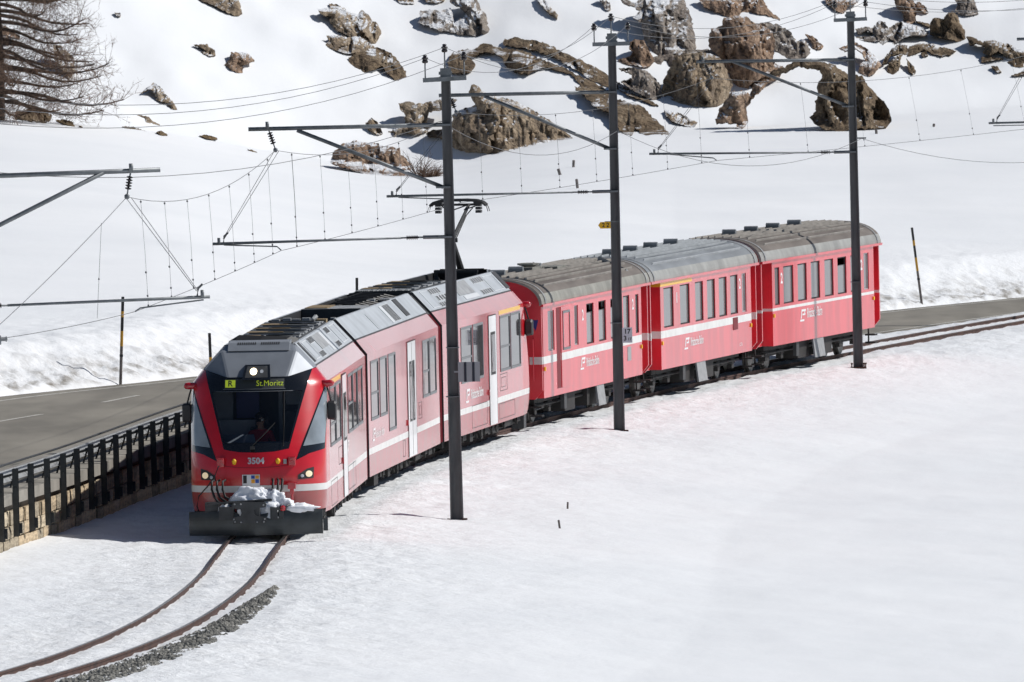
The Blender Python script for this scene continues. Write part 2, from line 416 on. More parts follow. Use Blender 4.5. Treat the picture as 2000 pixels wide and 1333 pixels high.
# ------------------------------------------------------------------ lines of the place
TRK = [(200, -13.6), (205, -12.45), (210, -11.25), (215, -10.05), (220, -8.90), (225, -7.90), (230, -7.08), (235, -6.46), (240, -6.01), (245, -5.69), (250, -5.45), (255, -5.28), (260, -5.18), (265, -5.07), (270, -4.92), (275, -4.70),
       (280, -4.4), (285, -4.08), (290, -3.63), (295, -3.11), (300, -2.53), (305, -1.90), (310, -1.21), (315, -.38), (320, .51), (325, 1.47), (330, 2.47), (335, 3.52), (340, 4.6), (345, 5.77),
       (350, 6.98), (355, 8.24), (360, 9.52), (365, 10.80), (370, 12.12), (375, 13.46), (380, 14.93), (385, 16.42), (390, 17.92), (400, 20.92), (420, 26.92), (520, 57)]
_ty = np.array([a for a, _ in TRK], float); _tx = np.array([b for _, b in TRK], float)
_tm = np.gradient(_tx, _ty)
def hermite(Y, ty, tx, tm):
    Y = np.asarray(Y, float)
    i = np.clip(np.searchsorted(ty, Y) - 1, 0, len(ty) - 2)
    h = ty[i + 1] - ty[i]; t = (Y - ty[i]) / h
    r = ((2 * t**3 - 3 * t**2 + 1) * tx[i] + (t**3 - 2 * t**2 + t) * h * tm[i] + (-2 * t**3 + 3 * t**2) * tx[i + 1] + (t**3 - t**2) * h * tm[i + 1])
    r = np.where(Y < ty[0], tx[0] + (Y - ty[0]) * tm[0], r)
    return np.where(Y > ty[-1], tx[-1] + (Y - ty[-1]) * tm[-1], r)
def Xc(Y): return hermite(Y, _ty, _tx, _tm)
def line(pts):
    xs = np.array([p[0] for p in pts], float); ys = np.array([p[1] for p in pts], float); m = np.gradient(xs, ys)
    return lambda Y: hermite(Y, ys, xs, m)
Xnear = line([(-11.6, 245), (-10.75, 258), (-10.09, 268.6), (-7.16, 300.8), (-1.7, 330), (5, 355), (10.3, 373), (14.4, 386), (24, 412), (60, 520)])
Xfar = line([(-30, 255), (-20, 284), (-14.6, 300), (-11.6, 310), (-7.55, 319.5), (-4.5, 335), (2.6, 364), (10.7, 391), (15, 400.5), (26, 424), (62, 530)])
Xwall = line([(-10.9, 248), (-10.3, 256), (-9.72, 262), (-8.9, 269), (-8.05, 277.5), (-7.1, 287), (-6.3, 294), (-5.3, 303), (-4.3, 311)])
def Zroad(Y): return np.interp(Y, [240, 270, 300, 320, 348, 373, 470], [1.18, 1.12, 1.10, 1.06, 0.35, -0.2, -0.4])
WALL_END = 309.0

FOOT_X = [-6000, -3000, 0, 300, 500, 650, 870, 960, 1120, 1400, 2000, 3000, 6000]
FOOT_Y = [455, 462, 470, 474, 477, 479, 481, 483, 485, 488, 495, 505, 520]
FOOT_Z = [5.5, 5.0, 4.13, 3.5, 2.69, 2.14, 1.65, 2.2, 2.67, 2.8, 3.27, 3.4, 3.0]
_FX = np.arange(-6000, 6001, 20.0)
_gk = np.exp(-0.5 * (np.arange(-12, 13) / 4.5) ** 2); _gk /= _gk.sum()
def _soft(v): return np.convolve(np.pad(np.interp(_FX, FOOT_X, v), 12, mode='edge'), _gk, mode='valid')
_FY, _FZ = _soft(FOOT_Y), _soft(FOOT_Z)
def terrain(X, Y, detail=True):
    X = np.asarray(X, float); Y = np.asarray(Y, float)
    xc = Xc(Y); u = (X - xc) * 0.98
    wob = fbm(X / 6.0, Y / 9.0, 0, 3, 3)
    # right of the track: falls gently away
    zr = -0.10 - 0.085 * np.clip(u - 1.7, 0, 7) - 0.03 * np.clip(u - 8.7, 0, 60) + 0.05 * wob * sstep((u - 2) / 4)
    # left of the track, up to the wall or the road
    zn = -0.08 + 0.16 * sstep((-u - 1.6) / 3.0)
    # road and beyond
    xn, xf = Xnear(Y), Xfar(Y); zroad = Zroad(Y)
    e = (xf - X) * 0.92
    col = 1000 + FPX * X / np.maximum(Y, 50)
    yf = np.interp(col, _FX, _FY); zf = np.interp(col, _FX, _FZ)
    y0 = np.interp(col, [-3000, 0, 370, 1000, 1700, 2000, 3000, 6000], [270, 312, 322, 356, 393, 403, 440, 500])
    t = (Y - y0) / np.maximum(yf - y0, 5)
    zb = Zroad(y0) + 0.85
    fld = zb + (zf - zb) * np.clip(t, 0, 1) ** 1.25
    over = np.maximum(Y - yf, 0)
    dip = 0.8 * (1 - sstep((col - 720) / 380))
    slope = np.interp(col, [-3000, 0, 900, 1500, 3000], [0.27, 0.27, 0.27, 0.29, 0.28])
    hill = slope * np.maximum(over - 2, 0) - dip * sstep(over / 5.0) + 0.35 * fbm(X / 7.0, Y / 9.0, 0, 11, 4) * sstep(over / 8) + 0.02 * np.maximum(over - 40, 0)
    fld = fld + hill + 0.05 * wob * sstep(e / 12)
    bank = sstep(e / np.interp(Y, [300, 390], [2.6, 3.5]))
    zfar = zroad - 0.06 + bank * (fld - zroad + 0.06) + 0.15 * sstep(e / 0.25)
    # pieces together
    on_road = zroad - 0.15
    has_wall = Y < WALL_END
    xw = Xwall(np.minimum(Y, WALL_END))
    # no wall: slope from the road edge to the track
    k = sstep((X - xn) / np.maximum(xc - 1.6 - xn, 0.6))
    zslope = (zroad - 0.02) * (1 - k) + (-0.10) * k
    z = np.where(u > 0, zr, zn)
    left = X < xc - 1.5
    zl = np.where(has_wall, np.where(X > xw - 0.42, zn, on_road), np.where(X > xn, zslope, on_road))
    z = np.where(left, zl, z)
    z = np.where(X < xf, zfar, z)
    return z

def ray_hit(px, py, y0=440, y1=600):
    """first meeting of a pixel's line of sight with the far hillside"""
    px = np.atleast_1d(np.asarray(px, float)); py = np.atleast_1d(np.asarray(py, float))
    Ys = np.arange(y0, y1, 0.8)
    u, w, k = ray(px, py)
    T = Ys[None, :] / w[:, None]
    Xs = u[:, None] * T; Zs = CAM_H + k[:, None] * T
    D = Zs - terrain(Xs, np.broadcast_to(Ys, Xs.shape))
    below = D <= 0
    i = np.clip(np.where(below.any(1), below.argmax(1), len(Ys) - 1), 1, len(Ys) - 1)
    j = np.arange(len(i)); d0, d1 = D[j, i - 1], D[j, i]
    f = np.clip(d0 / np.maximum(d0 - d1, 1e-6), 0, 1)
    return Ys[i - 1] + f * (Ys[i] - Ys[i - 1])

# ================================================================== GROUND
def grow(a, step, end, k=1.12):
    out = []; x = a; s = step
    while (x < end) if step > 0 else (x > end):
        s *= k; x += s; out.append(x)
    return out
xs = np.concatenate([np.array(grow(-26, -0.4, -2500))[::-1], np.arange(-26, -14.2, 0.4), np.arange(-14.2, 14, 0.12), np.arange(14, 27, 0.4), np.array(grow(27, 0.4, 2500))])
ys = np.concatenate([np.array(grow(208, -0.5, -600))[::-1], np.arange(208, 312, 0.3), np.arange(312, 330, 0.22), np.arange(330, 425, 0.5), np.arange(425, 640, 0.8), np.array(grow(640, 0.9, 4000))])
GX, GY = np.meshgrid(xs, ys)
GZ = terrain(GX, GY)
GU = (GX - Xc(GY)) * 0.98
near_trk = np.exp(-np.maximum(np.abs(GU) - 2.2, 0) / 2.6) * (GX > Xwall(np.minimum(GY, WALL_END)) - 0.1)
GE = (Xfar(GY) - GX) * 0.92
bank = sstep(GE / 0.5) * np.exp(-np.maximum(GE - 0.8, 0) / 2.4)
road_zone = (GX > Xfar(GY)) & (GX < Xnear(GY))
rough = np.clip(near_trk + 1.0 * bank, 0, 1.3) * (~road_zone)
clump = fbm(GX / 0.45, GY / 0.6, 0, 21, 3)
clump2 = np.abs(fbm(GX / 0.28, GY / 0.5, 0, 31, 2))
cover = ~road_zone & (np.abs(GX) < 60) & (GY < 470)
GZ += np.where(cover, 0.028 * near_trk * clump + 0.03 * near_trk * clump2, 0)
GZ += np.where(cover, bank * (0.06 * fbm(GX / 1.1, GY / 1.6, 0, 41, 3) + 0.09 * np.abs(fbm(GX / 0.38, GY / 0.7, 0, 43, 3)) + 0.06 * clump + 0.05 * fbm(GX / 0.24, GY / 0.35, 0, 61, 2)), 0)
GZ += np.where(cover & (GU > 1.5), 0.012 * fbm(GX / 1.2, GY / 2.5, 0, 51, 3), 0)
between = (np.abs(GU) < 0.46)
GZ = np.where(between, np.minimum(GZ - 0.02, -0.06), GZ)
rail_gap = np.exp(-((np.abs(GU) - 0.53) / 0.07) ** 2)
GZ -= 0.048 * rail_gap * (0.7 + 0.5 * clump)
dirt = np.clip(bank * np.exp(-np.maximum(GE - 0.3, 0) / 1.1) * 1.3, 0, 1) * 0.9
dirt = np.maximum(dirt, 0.5 * np.exp(-np.abs(GX - Xnear(GY)) / 0.8) * (GY > WALL_END) * (GX > Xnear(GY)))
dirt = np.maximum(dirt, 0.16 * near_trk)
ny, nx = GX.shape
idx = np.arange(nx * ny).reshape(ny, nx)
F = np.stack([idx[:-1, :-1], idx[:-1, 1:], idx[1:, 1:], idx[1:, :-1]], -1).reshape(-1, 4)
ground = mesh_np('snow_ground', np.stack([GX, GY, GZ], -1).reshape(-1, 3), F, 'snow', smooth=True, attrs={'dirt': dirt, 'rough': rough})
tag(ground, kind='structure')

# ================================================================== ROAD
ry = np.concatenate([np.arange(244, 430, 1.0), np.arange(430, 525, 5.0)])
rt = np.linspace(0, 1, 9)
RX = Xfar(ry)[:, None] * (1 - rt) + Xnear(ry)[:, None] * rt
RX[:, 0] -= 0.5
RY = np.repeat(ry[:, None], 9, 1); RZ = np.repeat(Zroad(ry)[:, None], 9, 1) + 0.05 * (1 - (2 * rt - 1) ** 2)
idx = np.arange(RX.size).reshape(RX.shape)
F = np.stack([idx[:-1, :-1], idx[:-1, 1:], idx[1:, 1:], idx[1:, :-1]], -1).reshape(-1, 4)
road = tag(mesh_np('road', np.stack([RX, RY, RZ], -1).reshape(-1, 3), F, 'asphalt'), kind='structure')
def road_strip(name, fx, y0, y1, w, m, n=None):
    n = n or max(2, int((y1 - y0) / 1.0)); yy = np.linspace(y0, y1, n + 1)
    mb = MB(); vs = []
    for y in yy:
        x = float(fx(y)); t = (x - float(Xfar(y))) / (float(Xnear(y)) - float(Xfar(y)))
        z = float(Zroad(y)) + 0.05 * (1 - (2 * t - 1) ** 2) + 0.006
        vs += [(x - w / 2, float(y), z), (x + w / 2, float(y), z)]
    mb.add(vs, [(2 * i, 2 * i + 1, 2 * i + 3, 2 * i + 2) for i in range(n)])
    return mb.build(name, m, road)
road_strip('edge_line', lambda y: Xfar(y) + np.interp(y, [300, 312, 330], [1.15, 1.0, 0.6]), 290, 420, 0.16, 'paint_white')
road_strip('edge_line', lambda y: Xnear(y) - 0.35, 316, 420, 0.14, 'paint_white')
for y0 in (276, 285.5, 295, 304.5, 314, 323.5):
    road_strip('lane_dash', lambda y: 0.5 * (Xnear(y) + Xfar(y)) + np.interp(y, [270, 300, 320], [0.6, 1.0, 0.3]), y0, y0 + 3.6, 0.13, 'paint_white')

# ================================================================== RETAINING WALL WITH POSTS AND GUARD RAIL
wall = tag(empty('retaining_wall', (float(Xwall(262)), 262, 0)), 'tan stone retaining wall with concrete coping below the road, left of the train', 'wall')
WO = Vector(wall.location)
def wpt(y, off=0.0, z=0.0):
    """point on the wall's face line, off metres to the left of it"""
    x = float(Xwall(y)); d = (float(Xwall(y + .1)) - x) / .1
    n = Vector((-1, d, 0)).normalized()
    return Vector((x, y, z)) + n * off - WO
wy = [float(v) for v in np.arange(248, WALL_END + .1, 1.5)]
def wall_loft(name, prof, m, ztop=False):
    mb = MB(); n = len(prof); vs = []
    for y in wy:
        for o_, z_ in prof: vs.append(wpt(y, o_, (float(Zroad(y)) if z_ > 0.7 else 0) + (z_ - 1.0 if z_ > 0.7 else z_)))
    fs = [(i * n + k, (i + 1) * n + k, (i + 1) * n + (k + 1) % n, i * n + (k + 1) % n) for i in range(len(wy) - 1) for k in range(n)]
    fs += [tuple(range(n)), tuple(range((len(wy) - 1) * n + n - 1, (len(wy) - 1) * n - 1, -1))]
    mb.add(vs, fs); return mb.build(name, m, wall)
wall_loft('mortar_core', [(0.09, -0.4), (0.5, -0.4), (0.5, 0.96), (0.09, 0.96)], 'mortar')
wall_loft('coping', [(-0.07, 0.80), (1.25, 0.80), (1.25, 1.03), (0.55, 1.04), (-0.07, 1.02)], 'concrete')
wall_loft('ledge', [(0.75, 1.041), (1.1, 1.041), (1.1, 1.20), (0.75, 1.20)], 'concrete')
rng = random.Random(5)
stone_mesh = []
for k in range(6):
    mb = MB(); q = lambda a: rng.uniform(-a, a)
    vs = []
    for (x, y, z) in [(0, 0, 0), (1, 0, 0), (1, 1, 0), (0, 1, 0), (0, 0, 1), (1, 0, 1), (1, 1, 1), (0, 1, 1)]:
        vs.append((x + (q(.04) if x else 0), y + q(.018), z + q(.05)))
    vs.append((0.5 + q(.2), -0.16 + q(.1), 0.5 + q(.15)))
    mb.add(vs, [(0, 3, 2, 1), (4, 5, 6, 7), (1, 2, 6, 5), (2, 3, 7, 6), (3, 0, 4, 7), (0, 1, 8), (1, 5, 8), (5, 4, 8), (4, 0, 8)])
    me = bpy.data.meshes.new('stone'); me.from_pydata(mb.v, [], mb.f); me.materials.append(MATS[('stone_a', 'stone_b', 'stone_c')[k % 3]]); me.update(); stone_mesh.append(me)
rows = [(-0.30, -0.02), (0.0, 0.25), (0.27, 0.50), (0.52, 0.79)]
for ri, (z0, z1) in enumerate(rows):
    y = 249.0 + rng.uniform(0, .6)
    while y < WALL_END - 1.2:
        L = rng.uniform(0.75, 1.35)
        oo = rng.uniform(.0, .05); p0 = wpt(y, oo); p1 = wpt(y + L - 0.05, oo)
        d = p1 - p0
        o = bpy.data.objects.new('stone', stone_mesh[rng.randrange(6)]); COL.objects.link(o); o.parent = wall
        o.location = (p0.x, p0.y, z0 + (rng.uniform(-.01, .01)))
        o.rotation_euler = (0, 0, math.atan2(d.y, d.x))
        o.scale = (d.length, 0.14, z1 - z0)
        y += L
fence = tag(empty('guard_rail', (float(Xwall(262)), 262, 0)), 'guard rail of dark upright steel posts with grey beam along the retaining wall', 'guard rail')
post_mb = MB(); 
w_, d_, t_ = 0.050, 0.08, 0.012
post_mb.box(-w_, w_, -d_, -d_ + t_, 0, 1.3); post_mb.box(-w_, w_, d_ - t_, d_, 0, 1.3); post_mb.box(-t_ / 2, t_ / 2, -d_ + t_, d_ - t_, 0, 1.3)
post_mb.box(-w_ - .01, w_ + .05, d_, d_ + .02, 0.05, .25); post_mb.box(-.02, .02, -d_ - .03, -d_, 0.9, 0.94)
pm = None; py = 258.3
while py < 306:
    p = wpt(py, -0.13, 0.32)
    if pm is None:
        o = post_mb.build('post', 'post_dark', fence); pm = o.data
    else:
        o = bpy.data.objects.new('post', pm); COL.objects.link(o); o.parent = fence
    o.location = p; d = wpt(py + 1) - wpt(py); o.rotation_euler = (rng.uniform(-.012, .012), rng.uniform(-.012, .012), math.atan2(d.y, d.x) - math.pi / 2)
    # arm that holds the beam
    a = MB(); a.tube([wpt(py, -0.05, 1.50), wpt(py, 0.28, 1.42)], 0.025, 6); a.tube([wpt(py, .2, 1.43), wpt(py, .3, 1.10)], .02, 5); b_r = a.build('bracket', 'post_dark', fence)
    py += 2.02
b = MB(); n = 7
prof = [(0.30, 1.24), (0.24, 1.30), (0.30, 1.37), (0.24, 1.44), (0.30, 1.52), (0.32, 1.52), (0.32, 1.24)]
vs = [wpt(y, o_, z_) for y in wy[5:] for o_, z_ in prof]
b.add(vs, [(i * n + k, (i + 1) * n + k, (i + 1) * n + (k + 1) % n, i * n + (k + 1) % n) for i in range(len(wy) - 6) for k in range(n)])
b.build('beam', 'beam_galv', fence)
b = MB(); b.tube([wpt(y, 0.05, 1.70) for y in np.arange(253, WALL_END, 1.0)], 0.022, 6); b.build('cable', 'post_dark', fence)

# ================================================================== TRACK
track = tag(empty('railway_track', (float(Xc(265)), 265, 0)), kind='structure')
TO = Vector(track.location)
yy = np.arange(203, 470, 1.0)
hx = np.gradient(Xc(yy), yy)
for sgn in (-1, 1):
    prof = [(-.031, 0), (.031, 0), (.031, -.035), (.010, -.045), (.010, -.12), (.058, -.135), (.058, -.15), (-.058, -.15), (-.058, -.135), (-.010, -.12), (-.010, -.045), (-.031, -.035)]
    n = len(prof); mb = MB(); vs = []
    for y, g in zip(yy, hx):
        nrm = Vector((1, -g, 0)).normalized()
        c = Vector((float(Xc(y)), float(y), 0)) - TO + nrm * sgn * 0.53
        vs += [c + nrm * a + Vector((0, 0, z)) for a, z in prof]
    mb.v = [tuple(v) for v in vs]
    for i in range(len(yy) - 1):
        for k in range(n):
            mb.f.append((i * n + k, i * n + (k + 1) % n, (i + 1) * n + (k + 1) % n, (i + 1) * n + k)); mb.m.append(0 if k else 1)
    mb.build('rail', ['rust', 'rail_head'], track)

# bare ballast shoulder, lower left
rng2 = np.random.default_rng(3)
N = 4600
by = rng2.uniform(212, 249.5, N); frac = rng2.normal(0, 1, N)
half = np.interp(by, [212, 224, 238, 246, 249.5], [0.46, 0.42, 0.32, 0.19, 0.05])
# line of the shoulder
bu = np.interp(by, [212, 225, 235, 243, 249.5], [1.18, 1.16, 1.08, 1.02, 1.04]) + np.clip(frac, -1.6, 1.6) * half * 0.55
bx = Xc(by) + bu / 0.98
bz = terrain(bx, by) + rng2.uniform(-.005, .06, N) * np.clip(1.4 - np.abs(frac), 0.2, 1)
ico = np.array([(0, 0, 1), (.9, 0, .25), (.28, .85, .3), (-.72, .5, .2), (-.7, -.55, .3), (.3, -.85, .2), (.5, .4, -.6), (-.5, .1, -.6), (.1, -.6, -.6)])
icf = np.array([(0, 1, 2), (0, 2, 3), (0, 3, 4), (0, 4, 5), (0, 5, 1), (1, 6, 2), (2, 6, 3), (3, 6, 7), (3, 7, 4), (4, 7, 8), (4, 8, 5), (5, 8, 1), (1, 8, 6), (6, 8, 7)])
ang = rng2.uniform(0, 6.28, N); sc = rng2.uniform(.028, .062, (N, 3)); sc[:, 2] *= .8
V = ico[None] * sc[:, None] + rng2.normal(0, .006, (N, 9, 3))
c, s_ = np.cos(ang)[:, None], np.sin(ang)[:, None]
V = np.stack([V[..., 0] * c - V[..., 1] * s_, V[..., 0] * s_ + V[..., 1] * c, V[..., 2]], -1) + np.stack([bx, by, bz], -1)[:, None]
Fb = (icf[None] + 9 * np.arange(N)[:, None, None]).reshape(-1, 3)
mat('ballast_stone', (0.25, 0.24, 0.215), 0.9, var=(1.9, 0.6), col2=(0.09, 0.092, 0.088))
o = mesh_np('ballast_gravel', V.reshape(-1, 3), Fb, 'ballast_stone', smooth=False)
tag(o, 'strip of bare grey ballast gravel beside the rails in the lower left', 'gravel', kind='stuff')

# ================================================================== ROCKS ON THE HILLSIDE
def densify(P, step):
    out = []
    for i in range(len(P)):
        a, b_ = np.array(P[i], float), np.array(P[(i + 1) % len(P)], float)
        k = max(1, int(np.hypot(*(b_ - a)) / step))
        out += [tuple(a + (b_ - a) * j / k) for j in range(k)]
    return out
def inside(pts, P):
    x, y = pts[:, 0], pts[:, 1]; r = np.zeros(len(pts), bool); n = len(P)
    for i in range(n):
        (x0, y0), (x1, y1) = P[i], P[(i + 1) % n]
        if y0 == y1: continue
        c = ((y0 > y) != (y1 > y)) & (x < (x1 - x0) * (y - y0) / (y1 - y0) + x0)
        r ^= c
    return r
def edge_dist(pts, P):
    d = np.full(len(pts), 1e9)
    for i in range(len(P)):
        a, b_ = np.array(P[i]), np.array(P[(i + 1) % len(P)]); ab = b_ - a
        t = np.clip(((pts - a) @ ab) / max(ab @ ab, 1e-9), 0, 1)
        d = np.minimum(d, np.hypot(*(pts - a - t[:, None] * ab).T))
    return d
def cdt_patch(P, grid, jitter=0.0, seed=1):
    n = len(P); A = np.array(P)
    gx = np.arange(A[:, 0].min(), A[:, 0].max(), grid); gy = np.arange(A[:, 1].min(), A[:, 1].max(), grid)
    G = np.stack(np.meshgrid(gx, gy), -1).reshape(-1, 2)
    if jitter: G = G + np.random.default_rng(seed).uniform(-jitter, jitter, G.shape)
    G = G[inside(G, P)]
    if len(G): G = G[edge_dist(G, P) > grid * 0.45]
    pts = [Vector(p) for p in P] + [Vector(p) for p in G]
    v, e, f, *_ = delaunay_2d_cdt(pts, [(i, (i + 1) % n) for i in range(n)], [], 1, 1e-5)
    return np.array([tuple(p) for p in v]), [tuple(q) for q in f]

ROCK_N = 0
def rock(zoom, P, m, label, lie=0.35, bulge=0.5, cat='rock', name='boulder', crag=1.0, base=None, push=0.0):
    """outcrop with the photographed outline, seated on the slope, bulging out of it and running back into the hill"""
    global ROCK_N
    ROCK_N += 1
    ox, oy, sc = zoom
    P = [(ox + a / sc, oy + b_ / sc) for a, b_ in P]
    A = np.array(P); w = np.ptp(A[:, 0]); h = np.ptp(A[:, 1])
    g = max(2.6, min(4.2, math.sqrt(w * h) / 24))
    rngr = np.random.default_rng(100 + ROCK_N)
    D = densify(P, g)
    D = [(x + rngr.uniform(-.45, .45) * g, y + rngr.uniform(-.45, .45) * g) for x, y in D]
    V2, F = cdt_patch(D, g, g * 0.25, ROCK_N)
    ib = A[:, 1].argmax() if base is None else None
    bx, by_ = (A[ib] if base is None else base)
    Yb = float(ray_hit(bx, by_)[0]) + push
    if lie > 0:
        Yt = ray_hit(V2[:, 0], V2[:, 1])
        Yp = Yb + lie * np.clip(Yt - Yb, -6, 60) - 0.25 - 0.15 * lie
    else:
        Yp = np.full(len(V2), Yb - 0.3)
    ed = edge_dist(V2, D)
    ar = sum(P[i][0] * P[(i + 1) % len(P)][1] - P[(i + 1) % len(P)][0] * P[i][1] for i in range(len(P)))
    eu = np.full(len(V2), 1e9)                                   # distance to the upper and lateral rims only: the foot is bedded in snow
    for i in range(len(P)):
        a_, b2_ = np.array(P[i]), np.array(P[(i + 1) % len(P)]); ab = b2_ - a_
        ny_ = (-ab[0] if ar > 0 else ab[0]) / max(np.hypot(*ab), 1e-6)
        if ny_ > 0.45: continue
        tt = np.clip(((V2 - a_) @ ab) / max(ab @ ab, 1e-9), 0, 1); eu = np.minimum(eu, np.hypot(*(V2 - a_ - tt[:, None] * ab).T))
    scale = FPX / Yb
    X, Z = at_y(V2[:, 0], V2[:, 1], Yp)
    dist = ed / scale
    wid = math.sqrt(w * h) / scale
    B = bulge * wid * 0.8
    sd_ = ROCK_N * 13
    def facets(size, sd2, tilt, step):
        ncell = int(max(4, min(90, (w / scale) * (h / scale) / size ** 2 * 1.6)))
        rgc = np.random.default_rng(sd2)
        cx = rgc.uniform(X.min(), X.max(), ncell); cz = rgc.uniform(Z.min(), Z.max(), ncell)
        gx_ = rgc.normal(0, tilt, ncell); gz_ = rgc.normal(0, tilt * .6, ncell); off_ = rgc.normal(0, step, ncell)
        wx = X + 0.25 * size * fbm(X / size, Z / size, 0, sd2, 2); wz = (Z + 0.25 * size * fbm(X / size, Z / size, 5, sd2, 2)) * 0.45
        d2 = (wx[:, None] - cx) ** 2 + (wz[:, None] - cz * 0.45) ** 2
        o2 = np.partition(d2, 1, axis=1)[:, :2]; i_ = d2.argmin(1)
        crack = np.exp(-((np.sqrt(o2[:, 1]) - np.sqrt(o2[:, 0])) / (0.10 * size)) ** 2)
        return off_[i_] + gx_[i_] * (X - cx[i_]) + gz_[i_] * (Z - cz[i_]) - 0.16 * size * crack
    blk = facets(max(.7, wid * .42), sd_ + 1, .38, .10 * wid) + facets(max(.3, wid * .15), sd_ + 2, .42, .022 * wid)
    prof = np.clip(eu / scale / (0.55 * wid), 0, 1) ** 0.65
    cragd = (0.85 * blk + 0.16 * np.abs(fbm(X / 0.6, Z / 1.1, 0, sd_ + 3, 3)) * min(1, wid / 2) + 0.05 * fbm(X / .2, Z / .25, 0, sd_ + 5, 2) * min(1, wid / 2)) * crag
    fade = np.clip(dist / (0.10 * wid), 0, 1)
    Yf = Yp + B * (1 - prof) - 0.95 * cragd * fade
    Xf_, Zf_ = X, Z
    nv = len(V2)
    T = 0.55 * wid + 0.4
    Vf = np.stack([Xf_, Yf, Zf_], -1)
    # back skin, pulled in and down into the hill
    cxm, czm = X.mean(), Z.mean()
    bw = np.clip(dist / (0.3 * wid), 0, 1)
    Vb = np.stack([cxm + (X - cxm) * 0.97, Yp + B + 0.2 + T * np.sqrt(bw), Z - 0.05], -1)
    # boundary loop
    from collections import Counter
    cnt = Counter()
    for f in F:
        for i in range(len(f)): cnt[(f[i], f[(i + 1) % len(f)])] += 1
    bd = [(a, b_) for (a, b_) in cnt if (b_, a) not in cnt]
    tri = [(a, b_, c_) if True else 0 for a, b_, c_ in F]
    # pixel y runs down, so front faces need the flipped order
    FF = [(c_, b_, a) for a, b_, c_ in tri] + [(nv + a, nv + b_, nv + c_) for a, b_, c_ in tri]
    for a, b_ in bd: FF += [(a, b_, nv + a), (b_, nv + b_, nv + a)]
    org = Vector((float(cxm), float(Yb), float(Z.min())))
    V3 = np.concatenate([Vf, Vb]) - np.array(org)
    o = mesh_np(name, V3, np.array(FF), m, smooth=False)
    o.location = org
    tag(o, label, cat, 'rock outcrops on the snowy slope')
    return o
Z1, Z2, Z3, Z4 = (600, 0, 3.3333), (1100, 0, 4.0), (1500, 0, 4.0), (0, 0, 4.0)
rock(Z1, [(55,60),(150,55),(250,70),(330,95),(355,70),(400,95),(420,130),(470,180),(480,220),(440,300),(400,312),(330,300),(270,240),(190,195),(150,150),(150,110),(95,95)], 'rock_tan', 'brown crag with a dark cleft, top of the stack left of the front mast', 0.5)
rock(Z1, [(125,235),(200,232),(260,245),(340,240),(420,290),(440,310),(400,340),(330,345),(270,352),(160,325),(120,300),(140,265)], 'rock_tan', 'flat brown rock wedged in the middle of the three stacked rocks', 0.4)
rock(Z1, [(270,380),(330,340),(400,325),(460,315),(540,340),(600,400),(640,470),(662,532),(570,522),(520,480),(490,430),(420,460),(330,490),(285,490),(265,430)], 'rock_mossy', 'dark wedge of rock with blue shadow at the bottom of the stack', 0.5)
rock(Z1, [(725,80),(800,60),(870,78),(930,50),(945,90),(960,150),(1010,120),(1035,85),(1000,50),(930,15),(930,-20),(1100,-20),(1130,50),(1165,100),(1175,170),(1195,225),(1130,240),(980,225),(860,200),(760,165),(725,145),(735,115)], 'rock_grey', 'broad boulder holding a snow pocket at the top above the front mast', 0.5)
rock(Z1, [(580,-25),(690,-25),(695,25),(640,25),(590,15)], 'rock_tan', 'small rock tip cut by the top edge, left of the broad boulder', 0.5)
rock(Z1, [(750,-25),(900,-25),(890,8),(830,22),(780,12)], 'rock_tan', 'low rock sliver at the top edge above the broad boulder', 0.5)
rock(Z1, [(140,25),(190,28),(250,58),(250,70),(150,48)], 'rock_tan', 'thin flat slab lying just above the cleft crag', 0.8)
rock(Z1, [(1270,290),(1290,260),(1350,247),(1450,260),(1560,285),(1640,330),(1740,375),(1850,425),(1930,470),(2030,540),(2100,600),(2050,600),(1960,570),(1860,530),(1770,465),(1660,405),(1580,360),(1460,325),(1330,305)], 'rock_mossy', 'upper of two long slanting brown rock ribs between the masts', 0.9, 0.25, name='rock_rib')
rock(Z1, [(910,410),(940,345),(1050,320),(1080,330),(1150,283),(1240,310),(1380,330),(1440,345),(1530,390),(1620,420),(1700,460),(1800,510),(1900,560),(1990,620),(1990,760),(1890,700),(1830,650),(1740,580),(1790,560),(1720,490),(1640,460),(1530,440),(1440,480),(1380,478),(1290,440),(1280,400),(1250,360),(1170,340),(1090,360),(1050,380),(1090,420),(1060,470),(990,485),(930,480)], 'rock_mossy', 'lower long slanting rock rib with a snow gap, behind the front mast', 0.9, 0.25, name='rock_rib', base=(1190, 225))
rock(Z2, [(80,680),(200,690),(350,760),(480,790),(560,810),(640,850),(700,920),(780,980),(830,1050),(760,1055),(620,1050),(560,1000),(540,1065),(470,1050),(430,1000),(350,880),(240,830),(180,760)], 'rock_mossy', 'mossy brown rock spur running down behind the middle mast', 0.85, 0.3, name='rock_rib')
rock(Z2, [(420,640),(520,690),(620,750),(700,800),(750,830),(690,820),(600,780),(500,740),(430,690)], 'rock_mossy', 'thin rock streak beside the mossy spur, right of the middle mast', 0.9, 0.25, name='rock_rib')
rock(Z2, [(790,860),(900,880),(1000,935),(1050,960),(1020,1000),(930,975),(850,950),(800,900)], 'rock_tan', 'pair of thin brown slabs on snow right of the middle mast', 0.85, 0.3)
rock(Z1, [(945,760),(1000,720),(1090,690),(1050,600),(1060,565),(1090,555),(1140,590),(1240,640),(1350,660),(1480,730),(1560,780),(1640,830),(1740,910),(1640,935),(1480,965),(1300,995),(1180,1003),(1050,1000),(950,975),(940,900)], 'rock_tan', 'large pyramid shaped tan boulder between the front and middle masts', 0.15, 0.55)
